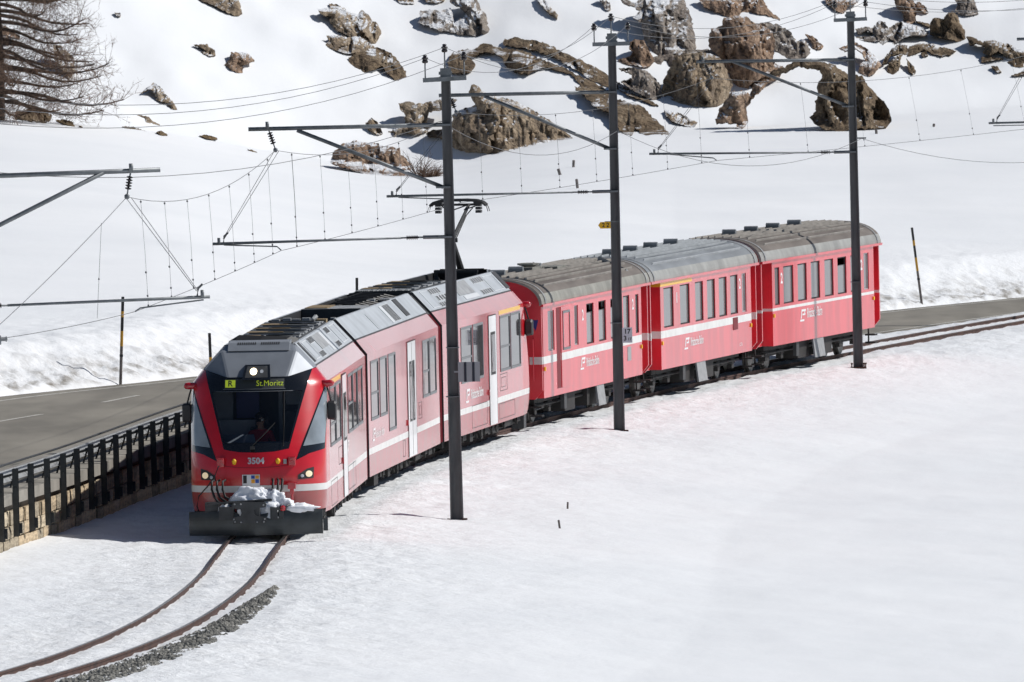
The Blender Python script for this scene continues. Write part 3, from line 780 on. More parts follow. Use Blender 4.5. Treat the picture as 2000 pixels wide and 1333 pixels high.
rock(Z1, [(590,680),(640,665),(690,675),(740,680),(820,665),(900,640),(980,650),(950,690),(870,715),(790,730),(780,790),(790,860),(700,880),(620,870),(560,905),(530,890),(530,860),(630,820),(640,760),(600,710)], 'rock_tan', 'jagged brown rock just left of the front mast at arm height', 0.25)
rock(Z1, [(770,870),(830,845),(940,850),(960,900),(900,915),(850,890),(790,890)], 'rock_mossy', 'low dark rock at the foot of the pyramid boulder behind the front mast', 0.4)
rock(Z1, [(380,800),(420,770),(460,800),(490,870),(470,880),(400,850)], 'rock_tan', 'small dark knob of rock under the front mast arm', 0.3)
rock(Z1, [(145,1070),(170,990),(230,940),(330,920),(430,935),(530,960),(600,970),(610,1010),(640,1040),(680,1080),(675,1165),(500,1170),(390,1140),(280,1105),(200,1085)], 'rock_rust', 'squat brown boulder standing lowest on the slope, left of the front mast', 0.1, 0.6, push=4.5, crag=0.7)
rock(Z1, [(1490,-20),(1540,-5),(1590,50),(1630,100),(1630,125),(1580,95),(1520,30)], 'rock_tan', 'narrow slanting rock blade near the top centre', 0.8, 0.3)
rock(Z1, [(1890,-20),(1930,-20),(1970,20),(1975,70),(1940,65),(1930,30)], 'rock_grey', 'small grey rock above the middle mast at the top edge', 0.5)
rock(Z2, [(440,-20),(500,0),(560,30),(640,-20),(940,-20),(960,40),(1000,120),(1015,190),(1040,320),(1045,390),(980,410),(860,430),(800,480),(740,490),(700,430),(680,370),(640,310),(610,240),(620,190),(550,140),(600,90),(540,50),(470,30)], 'rock_grey', 'tall grey brown crag reaching the top edge right of the middle mast', 0.4, 0.5)
rock(Z2, [(520,330),(560,310),(630,320),(660,370),(690,430),(715,480),(680,520),(640,530),(560,510),(450,520),(430,470),(520,440),(545,400),(520,380)], 'rock_rust', 'pale pinkish boulder at the foot of the tall crag', 0.2, 0.5)
rock(Z2, [(430,540),(540,530),(600,540),(660,560),(720,620),(765,670),(765,790),(700,780),(600,740),(500,680),(450,640),(540,610),(540,580)], 'rock_grey', 'grey block below the pinkish boulder, left of the round tan boulder', 0.2, 0.5)
rock(Z2, [(780,660),(800,600),(850,500),(880,440),(980,420),(1080,415),(1180,430),(1240,470),(1290,560),(1330,680),(1290,780),(1200,855),(1050,830),(900,830),(790,800),(770,720)], 'rock_tan', 'big rounded tan boulder midway between middle and rear masts', 0.1, 0.7)
rock(Z2, [(1040,-20),(1560,-20),(1580,40),(1620,90),(1700,150),(1725,165),(1690,170),(1600,120),(1450,100),(1470,170),(1400,150),(1280,135),(1180,90),(1100,50)], 'rock_rust', 'brown overhang of rock along the top edge left of the rear mast', 0.4, 0.4)
rock(Z2, [(1140,300),(1160,230),(1240,215),(1260,150),(1340,125),(1440,140),(1480,180),(1560,190),(1640,250),(1660,330),(1650,480),(1660,540),(1600,590),(1500,640),(1440,700),(1360,720),(1330,650),(1290,560),(1240,460),(1190,420),(1140,370)], 'rock_rust', 'massive cracked rusty rock tower left of the rear mast', 0.15, 0.6)
rock(Z2, [(640,470),(760,440),(880,400),(1060,390),(1180,390),(1270,460),(1320,560),(1380,700),(1300,720),(1240,640),(1000,560),(860,560),(780,650),(720,600),(680,540)], 'rock_grey', 'dark cleft rock joining the tall crag and the round tan boulder', 0.4, 0.4, push=2.0)
rock(Z2, [(1420,640),(1560,560),(1660,500),(1720,520),(1700,600),(1600,650),(1500,720),(1440,740),(1400,700)], 'rock_rust', 'rusty ledge joining the cracked tower to the mossy dome', 0.4, 0.4, push=1.0)
rock(Z2, [(1480,185),(1590,180),(1680,195),(1760,240),(1820,310),(1850,330),(1880,310),(1920,350),(1940,420),(1900,455),(1800,465),(1700,450),(1660,440),(1660,340),(1620,260),(1560,220)], 'rock_grey', 'smooth grey shoulder of rock leaning on the rusty tower', 0.2, 0.6)
rock(Z2, [(1190,940),(1220,860),(1270,790),(1320,720),(1410,710),(1460,740),(1500,660),(1600,640),(1580,680),(1480,770),(1440,850),(1450,950),(1400,1015),(1360,1000),(1350,970),(1260,960),(1200,965)], 'rock_rust', 'shadowed split rock casting a blue shadow below the rusty tower', 0.15, 0.6)
rock(Z3, [(330,930),(380,880),(370,800),(400,760),(390,680),(430,600),(410,550),(310,535),(240,520),(150,560),(50,600),(0,600),(60,555),(140,530),(200,490),(300,480),(420,490),(520,510),(590,560),(640,590),(740,600),(790,680),(850,740),(920,800),(960,880),(970,950),(940,1010),(820,1010),(700,1010),(560,1030),(430,1010),(360,960)], 'rock_mossy', 'mossy domed rock face directly behind the rear mast', 0.1, 0.55)
rock(Z3, [(690,335),(740,360),(800,410),(870,470),(890,510),(840,570),(790,600),(710,575),(720,500),(770,480),(735,420),(690,380),(600,400),(560,380),(640,345)], 'rock_rust', 'curved rusty rock fin right of the rear mast', 0.4)
rock(Z3, [(685,225),(760,212),(820,220),(870,160),(920,180),(945,230),(920,260),(880,310),(850,320),(790,330),(700,310),(690,290),(800,290),(830,270),(790,235),(700,270)], 'rock_grey', 'peaked grey rock with snow shelf, right of the rear mast top', 0.4)
rock(Z3, [(870,330),(930,260),(950,220),(1010,180),(1060,170),(1100,190),(1160,200),(1220,220),(1260,260),(1250,280),(1160,275),(1080,290),(1000,340),(970,365),(990,320),(950,300),(900,355),(870,350)], 'rock_grey', 'slanted grey slab below the two rock pillars at upper right', 0.5)
rock(Z3, [(980,-20),(1130,-20),(1160,80),(1155,180),(1100,190),(1060,160),(1060,100),(1010,60)], 'rock_rust', 'upright reddish rock pillar touching the top edge at right', 0.3)
rock(Z3, [(1145,30),(1180,15),(1240,60),(1250,100),(1220,105),(1160,55)], 'rock_rust', 'small reddish stone beside the upright pillar at right', 0.5)
rock(Z3, [(1155,165),(1230,180),(1275,195),(1270,215),(1200,190)], 'rock_mossy', 'thin dark slab between the pillar and the dark block at right', 0.7)
rock(Z3, [(1265,190),(1300,140),(1380,150),(1400,110),(1450,90),(1490,130),(1510,190),(1545,250),(1550,310),(1500,330),(1420,310),(1340,295),(1270,265)], 'rock_mossy', 'dark brown twin peaked block near the upper right', 0.15, 0.6)
rock(Z3, [(1450,-20),(1610,-20),(1630,60),(1650,110),(1560,125),(1490,110),(1460,80),(1490,40)], 'rock_grey', 'grey rock at the top right with a shadow on its right', 0.3)
rock(Z3, [(1550,290),(1620,300),(1680,330),(1730,310),(1820,340),(1900,350),(1960,390),(2040,410),(2040,530),(1930,520),(1870,490),(1930,470),(1860,440),(1800,400),(1740,430),(1680,410),(1700,370),(1640,340),(1580,350)], 'rock_mossy', 'ragged brown rock ridge running off the right edge', 0.6, 0.4, name='rock_rib')
rock(Z3, [(890,510),(920,450),(970,380),(1030,340),(1090,360),(1100,420),(1060,420),(1040,450),(1030,540),(980,580),(935,580),(945,500),(1000,450),(1030,420),(960,440),(920,490)], 'rock_mossy', 'rock arch around a snowy hollow right of the rear mast', 0.4)
rock(Z3, [(1100,370),(1160,345),(1250,340),(1310,350),(1290,375),(1380,370),(1470,400),(1430,430),(1360,440),(1280,420),(1220,390),(1130,430),(1090,440)], 'rock_mossy', 'flat broken rock patch in snow under the dark twin peaked block', 0.8, 0.3)
rock(Z3, [(1085,460),(1130,510),(1160,560),(1130,585),(1100,560)], 'rock_mossy', 'small rock lump below the snowy hollow at right', 0.5)
rock(Z3, [(1195,410),(1240,400),(1250,430),(1210,445)], 'rock_mossy', 'pebble sized rock inside the broken rock patch at right', 0.6)
rock(Z3, [(450,-20),(730,-20),(700,20),(620,50),(600,110),(540,90),(500,60),(460,30)], 'rock_rust', 'brown rock behind the head of the rear mast', 0.5)
rock(Z3, [(290,270),(350,280),(400,330),(440,360),(400,390),(350,380),(340,320)], 'rock_rust', 'small hooked rock left of the rear mast', 0.4)
rock(Z3, [(1660,450),(1720,440),(1840,460),(1780,470),(1670,490)], 'rock_mossy', 'flat brown stone under the right hand rock ridge', 0.7)
rock(Z3, [(1740,515),(1790,520),(1830,560),(1790,565)], 'rock_mossy', 'tiny stone on open snow under the right hand ridge', 0.7)
rock(Z3, [(1900,590),(1990,560),(2040,575),(1940,595)], 'rock_mossy', 'lowest thin stone at the right edge under the ridge', 0.7)
rock(Z4, [(1515,350),(1620,348),(1640,375),(1680,390),(1685,430),(1640,440),(1570,410),(1620,405),(1580,375)], 'rock_tan', 'small beak shaped rock, left of the pair alone on upper left snow', 0.4)
rock(Z4, [(1750,510),(1790,470),(1800,410),(1900,410),(1960,440),(1985,475),(1890,510),(1900,570),(1850,570),(1800,540)], 'rock_rust', 'small reddish forked rock, right of the pair alone on upper left snow', 0.4)
rock(Z4, [(1100,730),(1140,690),(1200,650),(1260,690),(1300,750),(1350,800),(1390,870),(1340,850),(1310,810),(1220,780),(1195,710),(1150,700)], 'rock_tan', 'bent finger of rock on snow right of the bare tree', 0.5)
rock(Z4, [(1550,0),(1560,-25),(1860,-25),(1890,110),(1850,130),(1760,90),(1640,30)], 'rock_tan', 'light brown rock hanging from the top edge left of centre', 0.4)
rock(Z4, [(890,92),(935,105),(942,128),(900,122)], 'rock_grey', 'tiny lone stone near the top right of the tree', 0.5)
rock(Z4, [(850,820),(900,820),(960,880),(1060,900),(1150,910),(1200,950),(1265,990),(1100,975),(985,965),(940,920),(880,880)], 'rock_tan', 'long low brown ledge on the crest right of the bare tree', 0.5, 0.4)
rock(Z4, [(0,180),(80,230),(160,290),(150,310),(60,275),(-40,270),(-40,180)], 'rock_rust', 'upper reddish rock behind the tree branches at the left edge', 0.5)
rock(Z4, [(-40,290),(50,280),(110,340),(60,350),(-40,330)], 'rock_rust', 'lower reddish rock behind the tree branches at the left edge', 0.5)
rock(Z4, [(410,350),(480,360),(580,460),(580,560),(540,620),(500,560),(430,480)], 'rock_tan', 'brown rock showing through the tips of the bare branches', 0.4)
rock(Z4, [(110,930),(120,880),(250,850),(350,870),(400,900),(400,930),(350,965),(250,960),(200,940)], 'rock_mossy', 'mossy green brown hump beside the tree trunk', 0.3, 0.6)
for (P, lb) in [([(430,940),(500,935),(560,950),(590,990),(540,985),(480,960)], 'grass tuft nearest the mossy hump by the tree'), ([(950,990),(1040,995),(1140,1025),(1080,1025),(1000,1008)], 'grass tuft below the long low ledge'),
                ([(1220,1035),(1260,1022),(1305,1055),(1260,1058)], 'grass tuft right below the end of the long ledge'), ([(1560,1062),(1620,1052),(1700,1085),(1640,1090)], 'grass tuft midway down the left crest'), ([(1930,1168),(1980,1175),(2010,1192),(1970,1188)], 'grass tuft farthest right on the left crest'), ([(620, 985), (650, 990), (640, 1000)], 'tiny grass tuft between hump and ledge on the crest')]:
    rock(Z4, P, 'dry_grass', 'dry brown ' + lb, 0.3, 0.4, 'grass tuft', 'grass_tuft', crag=0.6)

# ================================================================== BARE LARCH, UPPER LEFT
def tree():
    Yb = float(ray_hit(8, 236)[0]); x0, z0 = at_y(-3, 238, Yb); x0 = float(x0); z0 = float(z0)
    root = tag(empty('larch_tree', (x0, Yb, z0 - .2)), 'bare brown larch with spreading branches at the upper left edge', 'tree')
    rg = random.Random(11)
    tr = MB(); tw = MB()
    H = 10.5
    tp = [(0.05 * math.sin(h_ * .7), 0.04 * math.cos(h_), h_) for h_ in np.linspace(0, H, 16)]
    tr.tube(tp, [0.21 * (1 - i / 16) ** 0.8 + 0.015 for i in range(16)], 9)
    def twig(p, d, L, r, lvl):
        pts = [p]; q = p.copy(); dd = d.copy(); n = 3 if lvl else 4
        for i in range(n):
            dd = (dd + Vector((rg.gauss(0, .16), rg.gauss(0, .16), rg.gauss(0.03, .16)))).normalized()
            q = q + dd * (L / n); pts.append(q.copy())
        tw.tube(pts, [r * (1 - .75 * i / n) for i in range(n + 1)], 3, cap=False)
        if lvl > 0:
            for k in range(3 if lvl > 1 else 4):
                i = rg.randrange(1, n + 1)
                dv = (dd + Vector((rg.gauss(0, .75), rg.gauss(0, .75), rg.gauss(0.12, .55)))).normalized()
                twig(pts[i], dv, L * rg.uniform(.4, .62), r * .62, lvl - 1)
    nb = 74
    for b in range(nb):
        h_ = 0.9 + (H - 1.4) * (b / nb) ** 1.15
        az = b * 2.399 + rg.uniform(-.3, .3)
        L = 4.3 * (1 - (h_ / (H + .6)) ** 1.5) * rg.uniform(.75, 1.08)
        if b % 4 == 0: az = rg.uniform(-0.55, 0.55)
        p = Vector((0, 0, h_)); d = Vector((math.cos(az), math.sin(az), rg.uniform(-.1, .12)))
        n = 8; pts = [p]; q = p.copy()
        for i in range(n):
            t = i / n
            d = (d + Vector((rg.gauss(0, .09), rg.gauss(0, .09), (-.10 if t < .5 else .13) + rg.gauss(0, .05)))).normalized()
            q = q + d * L / n; pts.append(q.copy())
        r0 = 0.045 + 0.03 * L / 4
        tr.tube(pts, [r0 * (1 - .82 * i / n) + .006 for i in range(n + 1)], 5, cap=False)
        for k in range(int(14 + L * 8)):
            i = rg.randrange(2, n + 1); f_ = rg.random()
            pp = pts[i - 1].lerp(pts[i], f_)
            ax = (pts[i] - pts[i - 1]).normalized()
            dv = (ax * .5 + Vector((rg.gauss(0, .6), rg.gauss(0, .6), rg.gauss(.05, .55)))).normalized()
            twig(pp, dv, rg.uniform(.35, .95), .0115, 2)
    tr.build('trunk', 'bark', root, smooth=True)
    tag(tw.build('crown', 'twig', root), kind='stuff')
tree()
# shrubs beside the squat boulder
def shrub(px, py, h_, lab, n, spread, seed, dome=False):
    Y = float(ray_hit(px, py)[0]); x, z = at_y(px, py, Y)
    root = tag(empty('dry_shrub', (float(x), Y, float(z) - .05)), lab, 'shrub', 'dry shrubs beside the squat boulder')
    rg = random.Random(seed); mb = MB()
    for k in range(n):
        a = rg.uniform(0, 6.28); q = Vector((math.cos(a) * .1, math.sin(a) * .1, 0)); d = Vector((math.cos(a) * spread, math.sin(a) * spread, rg.uniform(.5, 1))).normalized()
        pts = [q.copy()]; L = h_ * rg.uniform(.6, 1)
        for i in range(4):
            d = (d + Vector((rg.gauss(0, .2), rg.gauss(0, .2), rg.gauss(0, .15)))).normalized(); q = q + d * L / 4; pts.append(q.copy())
            if i:
                e_ = (d + Vector((rg.gauss(0, .6), rg.gauss(0, .6), rg.gauss(.1, .4)))).normalized(); mb.tube([q, q + e_ * L * .3], [.008, .003], 3, cap=False)
        mb.tube(pts, [.015, .012, .009, .006, .003], 3, cap=False)
    mb.build('branches', 'twig', root)
shrub(818, 345, 0.9, 'thin leafless upright shrub right of the squat boulder', 26, .35, 2)
shrub(840, 346, 0.55, 'low dense rounded brown bush left of the front mast', 150, 1.0, 3)

# ================================================================== TRAIN: helpers
_sY = np.linspace(255, 400, 14501); _sX = Xc(_sY)
_sS = np.concatenate([[0], np.cumsum(np.hypot(np.diff(_sX), np.diff(_sY)))])
def s_of(y): return float(np.interp(y, _sY, _sS))
def trk(s): return Vector((float(np.interp(s, _sS, _sX)), float(np.interp(s, _sS, _sY)), 0))
def frame(sa, sb):
    a, b = trk(sa), trk(sb); d = (b - a).normalized()
    return a, d, -math.atan2(d.x, d.y)

def text_map(name, s, size, m, parent, fn, align='CENTER', bold=0.0, sx=1.0):
    """flat lettering laid on a surface: fn maps (x, y) of the letters to a point"""
    cu = bpy.data.curves.new(name, 'FONT'); cu.body = s; cu.size = size; cu.align_x = align; cu.align_y = 'CENTER'
    cu.offset = bold; cu.resolution_u = 3; cu.fill_mode = 'FRONT' if hasattr(cu, 'fill_mode') and 'FRONT' in [e.identifier for e in cu.bl_rna.properties['fill_mode'].enum_items] else cu.fill_mode
    t = bpy.data.objects.new(name + '_tmp', cu); COL.objects.link(t)
    dg = bpy.context.evaluated_depsgraph_get(); dg.update()
    me = bpy.data.meshes.new_from_object(t.evaluated_get(dg))
    bpy.data.objects.remove(t); bpy.data.curves.remove(cu)
    for v in me.vertices: v.co = fn(v.co.x * sx, v.co.y)
    me.materials.clear(); me.materials.append(MATS[m])
    o = bpy.data.objects.new(name, me); COL.objects.link(o); o.parent = parent
    return o
def on_side(x, y, z, s=1): return (lambda a, b: (x, y + s * a, z + b))

def holed_wall(mb, x, y0, y1, bands, holes, depth, s=1, jm=None):
    """wall in the plane x*s with real window openings; bands: (z0, z1, material index)"""
    ycut = sorted({y0, y1, *[h[0] for h in holes], *[h[1] for h in holes]})
    zcut = sorted({*[b[0] for b in bands], *[b[1] for b in bands], *[h[2] for h in holes], *[h[3] for h in holes]})
    for i in range(len(ycut) - 1):
        for j in range(len(zcut) - 1):
            a, b_, c, d = ycut[i], ycut[i + 1], zcut[j], zcut[j + 1]
            ym, zm = (a + b_) / 2, (c + d) / 2
            if any(h[0] < ym < h[1] and h[2] < zm < h[3] for h in holes): continue
            mi = next((b[2] for b in bands if b[0] < zm < b[1]), 0)
            q = [(s * x, a, c), (s * x, b_, c), (s * x, b_, d), (s * x, a, d)]
            mb.add(q, [(0, 1, 2, 3) if s > 0 else (3, 2, 1, 0)], mi)
    for (a, b_, c, d) in holes:
        X0, X1 = s * x, s * (x - depth); k = 0 if jm is None else jm
        mb.add([(X0, a, c), (X0, b_, c), (X1, b_, c), (X1, a, c)], [(0, 1, 2, 3)], k)
        mb.add([(X0, a, d), (X0, b_, d), (X1, b_, d), (X1, a, d)], [(3, 2, 1, 0)], k)
        mb.add([(X0, a, c), (X0, a, d), (X1, a, d), (X1, a, c)], [(3, 2, 1, 0)], k)
        mb.add([(X0, b_, c), (X0, b_, d), (X1, b_, d), (X1, b_, c)], [(0, 1, 2, 3)], k)
def window(parent, hw, s, y0, y1, z0, z1, inset, fr=0.05, proud=0.008, glass='glass_side', frame_m='frame_grey', divider=None, openslot=False, split=False):
    mb = MB(); xo, xi = s * (hw - inset + proud), s * (hw - inset - .03)
    mb.box(xi, xo, y0, y0 + fr, z0, z1, 0); mb.box(xi, xo, y1 - fr, y1, z0, z1, 0)
    mb.box(xi, xo, y0 + fr, y1 - fr, z0, z0 + fr, 0); mb.box(xi, xo, y0 + fr, y1 - fr, z1 - fr, z1, 0)
    if divider: mb.box(xi, s * (hw - inset + proud - .003), y0 + fr, y1 - fr, divider - .022, divider + .022, 0)
    xg = s * (hw - inset - .006)
    zt = z1 - fr - (0.17 if openslot else 0)
    pane = MB(); (pane if split else mb).box(xg - s * .012, xg, y0 + fr, y1 - fr, z0 + fr, zt, 0 if split else 1)
    if openslot:
        mb.box(xg - s * .2, xg - s * .19, y0 + fr, y1 - fr, zt, z1 - fr, 2); mb.box(xg - .01, xg + .01, y0 + fr, y1 - fr, zt - .015, zt, 0)
    o = mb.build('window', [frame_m, glass, 'gear_black'], parent)
    if split: pane.build('pane', glass, o)
    return o
def blob(mb, c, r, seed, n=22, m=14, mi=0, amp=0.28):
    th = np.linspace(0, 2 * math.pi, n, endpoint=False); ph = np.linspace(0.02, math.pi - 0.02, m)
    T, P = np.meshgrid(th, ph); X, Y, Z = np.sin(P) * np.cos(T), np.sin(P) * np.sin(T), np.cos(P)
    k = 1 + amp * fbm(X * 1.7 + seed, Y * 1.7, Z * 1.7, seed, 5, 0.52)
    V = np.stack([c[0] + r[0] * X * k, c[1] + r[1] * Y * k, c[2] + r[2] * Z * k], -1).reshape(-1, 3)
    fs = [(i * n + j, (i + 1) * n + j, (i + 1) * n + (j + 1) % n, i * n + (j + 1) % n) for i in range(m - 1) for j in range(n)]
    mb.add([tuple(v) for v in V], fs, mi)

# ================================================================== RAILCAR (three articulated cars)
HW = 1.325
s1 = s_of(267.42)
cars = [(s1 - 0.9, s1 + 13.5), (s1 + 14.3, s1 + 29.4), (s1 + 30.2, s1 + 45.2)]
p0 = trk(cars[0][0])
railcar = tag(empty('electric_railcar', p0), 'glossy red three part electric railcar with snow plough leading the train', 'train')
bodies = []
def surf_w(z): return float(np.interp(z, [0.3, 0.5, 0.7, 1.0, 2.95, 3.24, 3.7], [1.25, 1.29, 1.315, 1.325, 1.325, 1.095, 0.69]))
def surf_b(z): return float(np.interp(z, [0.3, 0.5, 0.7, 0.95, 1.15, 1.35, 1.55, 1.75, 2.0, 2.4, 2.8, 3.05, 3.25, 3.6], [0.14, 0.09, 0.04, 0.005, 0.0, 0.02, 0.07, 0.14, 0.26, 0.48, 0.71, 0.86, 0.99, 1.3]))
DP = 0.9
def surf(t, z, off=0.0):
    w = surf_w(z)
    return ((w + off) * math.sin(t), surf_b(z) + DP * (1 - math.cos(t)) - off * math.cos(t), z)
def X2t(X, z): return math.asin(max(-1, min(1, X / surf_w(z))))
def surf_patch(mb, poly, off, T, mi=0, hole=None, grid=0.06, use_t=False):
    """panel of the cab skin: outline given in front view (X, z) metres"""
    def conv(P):
        D = densify(P, 0.05)
        return [((x if use_t else X2t(x, z)) * 1.3, z) for x, z in D]
    P = conv(poly); n = len(P)
    A = np.array(P); G = np.stack(np.meshgrid(np.arange(A[:, 0].min(), A[:, 0].max(), grid), np.arange(A[:, 1].min(), A[:, 1].max(), grid)), -1).reshape(-1, 2)
    G = G[inside(G, P)]
    if len(G): G = G[edge_dist(G, P) > grid * .4]
    pts = list(P); ed = [(i, (i + 1) % n) for i in range(n)]
    Hh = None
    if hole:
        Hh = conv(hole); k = len(pts); pts += Hh; ed += [(k + i, k + (i + 1) % len(Hh)) for i in range(len(Hh))]
        if len(G): G = G[edge_dist(G, Hh) > grid * .4]
    pts += [tuple(g) for g in G]
    v, e, f, *_ = delaunay_2d_cdt([Vector(q) for q in pts], ed, [], 1, 1e-6)
    V = [tuple(q) for q in v]
    if Hh:
        C = np.array([np.mean([V[i] for i in q], 0) for q in f]); ins = inside(C, Hh)
        f = [q for q, k in zip(f, ins) if not k]
    mb.add([T(*surf(a / 1.3, z, off)) for a, z in V], [tuple(q) for q in f], mi)
    return mb
SLANT = ((1.095, 3.24), (0.69, 3.68))
def slant_pt(y, t, off, s):
    (x0, z0), (x1, z1) = SLANT; nx, nz = (z1 - z0), (x0 - x1); l = math.hypot(nx, nz)
    return (s * (x0 + (x1 - x0) * t + off * nx / l), y, z0 + (z1 - z0) * t + off * nz / l)
def slant_quad(mb, y0, y1, t0, t1, off, s, mi):
    q = [slant_pt(y0, t0, off, s), slant_pt(y1, t0, off, s), slant_pt(y1, t1, off, s), slant_pt(y0, t1, off, s)]
    q2 = [slant_pt(y0, t0, -.01, s), slant_pt(y1, t0, -.01, s), slant_pt(y1, t1, -.01, s), slant_pt(y0, t1, -.01, s)]
    mb.add(q + q2, [(0, 1, 2, 3), (0, 4, 5, 1), (1, 5, 6, 2), (2, 6, 7, 3), (3, 7, 4, 0)], mi)

def car_shell(k, L, y0, y1, holes, cabs):
    """side walls, sloping panels, roof sides and floor of one car; y0..y1 is the straight part"""
    mb = MB()
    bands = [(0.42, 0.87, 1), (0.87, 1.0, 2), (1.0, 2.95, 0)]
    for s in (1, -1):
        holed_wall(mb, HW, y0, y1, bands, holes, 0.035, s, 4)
        f = [(s * HW, y0, 2.95), (s * HW, y1, 2.95), (s * 1.095, y1, 3.232), (s * 1.095, y0, 3.232)]
        mb.add(f, [(0, 1, 2, 3) if s > 0 else (3, 2, 1, 0)], 0)
        f = [(s * 1.099, y0, 3.236), (s * 1.099, y1, 3.236), (s * 1.080, y1, 3.262), (s * 1.080, y0, 3.262)]
        mb.add(f, [(0, 1, 2, 3) if s > 0 else (3, 2, 1, 0)], 4)
        f = [slant_pt(y0, .04, 0, s), slant_pt(y1, .04, 0, s), slant_pt(y1, 1, 0, s), slant_pt(y0, 1, 0, s)]
        mb.add(f, [(0, 1, 2, 3) if s > 0 else (3, 2, 1, 0)], 3)
        mb.add([(s * .69, y0, 3.68), (s * .69, y1, 3.68), (s * .63, y1, 3.68), (s * .63, y0, 3.68)], [(0, 1, 2, 3)], 3)
        mb.add([(s * .63, y0, 3.68), (s * .63, y1, 3.68), (s * .63, y1, 3.10), (s * .63, y0, 3.10)], [(0, 1, 2, 3)], 4)
    mb.add([(-HW, y0, .42), (HW, y0, .42), (HW, y1, .42), (-HW, y1, .42)], [(0, 1, 2, 3)], 4)
    for y, c in ((y0, 'a' in cabs), (y1, 'b' in cabs)):
        if not c:
            mb.add([(-HW, y, .42), (HW, y, .42), (HW, y, 2.95), (1.095, y, 3.24), (.69, y, 3.68), (-.69, y, 3.68), (-1.095, y, 3.24), (-HW, y, 2.95)], [tuple(range(8))], 4)
    return mb
def roof_vents(mb, y, s, mi_d=4, mi_l=5):
    pass

def seam(mb, x, y0, y1, z0, z1, s, w=.012):
    for a in ((y0, y0 + w, z0, z1), (y1 - w, y1, z0, z1), (y0 + w, y1 - w, z0, z0 + w), (y0 + w, y1 - w, z1 - w, z1)):
        mb.box(s * (x - .004), s * (x + .0025), *a)

def build_car(k, wins, doors, cabs, flaps, gear):
    sa, sb = cars[k]
    a, d, rz = frame(sa, sb); L = sb - sa
    y0 = 1.92 if 'a' in cabs else 0.0
    y1 = L - 1.92 if 'b' in cabs else L
    holes = [(w[0], w[1], w[2], w[3]) for w in wins]
    mb = car_shell(k, L, y0, y1, holes, cabs)
    body = mb.build('car_body', ['red_gloss', 'red_low', 'white_stripe', 'roof_grey', 'gear_black'], railcar)
    body.location = a - p0; body.rotation_euler = (0, 0, rz)
    bodies.append(body)
    for s in (1, -1):
        for w in wins:
            window(body, HW, s, w[0], w[1], w[2], w[3], 0.0, 0.055, 0.010, divider=w[4] if len(w) > 4 else None)
        for (ya, yb, two) in doors:
            m2 = MB(); m2.box(s * (HW - .02), s * (HW + .014), ya, yb, 0.44, 2.86, 0)
            if two:
                ym = (ya + yb) / 2
                for (p, q) in ((ya + .30, ym - .10), (ym + .10, yb - .30)):
                    m2.box(s * (HW + .010), s * (HW + .019), p, q, 1.18, 2.45, 1); m2.box(s * (HW + .012), s * (HW + .022), p + .05, q - .05, 1.23, 2.40, 2)
                m2.box(s * (HW + .010), s * (HW + .0165), ym - .012, ym + .012, .46, 2.84, 1)
            else:
                m2.box(s * (HW + .010), s * (HW + .019), ya + .25, yb - .2, 1.55, 2.5, 1); m2.box(s * (HW + .012), s * (HW + .022), ya + .31, yb - .26, 1.61, 2.44, 2)
            m2.box(s * (HW + .01), s * (HW + .016), ya - .02, ya, .44, 2.88, 1); m2.box(s * (HW + .01), s * (HW + .016), yb, yb + .02, .44, 2.88, 1)
            m2.box(s * (HW + .01), s * (HW + .016), ya, yb, 2.86, 2.88, 1)
            m2.build('door', ['door_white', 'rubber', 'glass_side'], body)
            m3 = MB(); m3.box(s * (HW - .01), s * (HW + .03), ya - .22, ya - .12, 1.12, 1.24); m3.build('door_button', 'lamp_red', body)
        for fl in flaps:
            m2 = MB(); seam(m2, HW, *fl, s); m2.build('flap_seam', 'rubber', body)
    return body, L, y0, y1

def vents(body, specs, s):
    """grilles and hatches on the sloping roof side"""
    for kind, ya, yb, ta, tb in specs:
        m2 = MB()
        if kind == 'grille':
            slant_quad(m2, ya, yb, ta, tb, .010, s, 0); n = 5
            for i in range(n):
                p = ya + (yb - ya) * (i + .18) / n; q = ya + (yb - ya) * (i + .72) / n
                slant_quad(m2, p, q, ta + .02, tb - .02, .016, s, 1)
            m2.build('grille', ['vent_light', 'gear_dark'], body)
        elif kind == 'plate':
            slant_quad(m2, ya, yb, ta, tb, .012, s, 0); m2.build('hatch', 'vent_light', body)
        elif kind == 'mesh':
            slant_quad(m2, ya, yb, ta, tb, .012, s, 0); m2.build('hatch', 'gear_grey', body)
        elif kind == 'slot':
            slant_quad(m2, ya, yb, ta, tb, .014, s, 0); m2.build('slot', 'gear_black', body)
        elif kind == 'frame':
            w = .05
            for q in ((ya, ya + w, ta, tb), (yb - w, yb, ta, tb), (ya + w, yb - w, ta, ta + .03), (ya + w, yb - w, tb - .03, tb)): slant_quad(m2, *q, .010, s, 0)
            m2.build('hatch', 'vent_light', body)

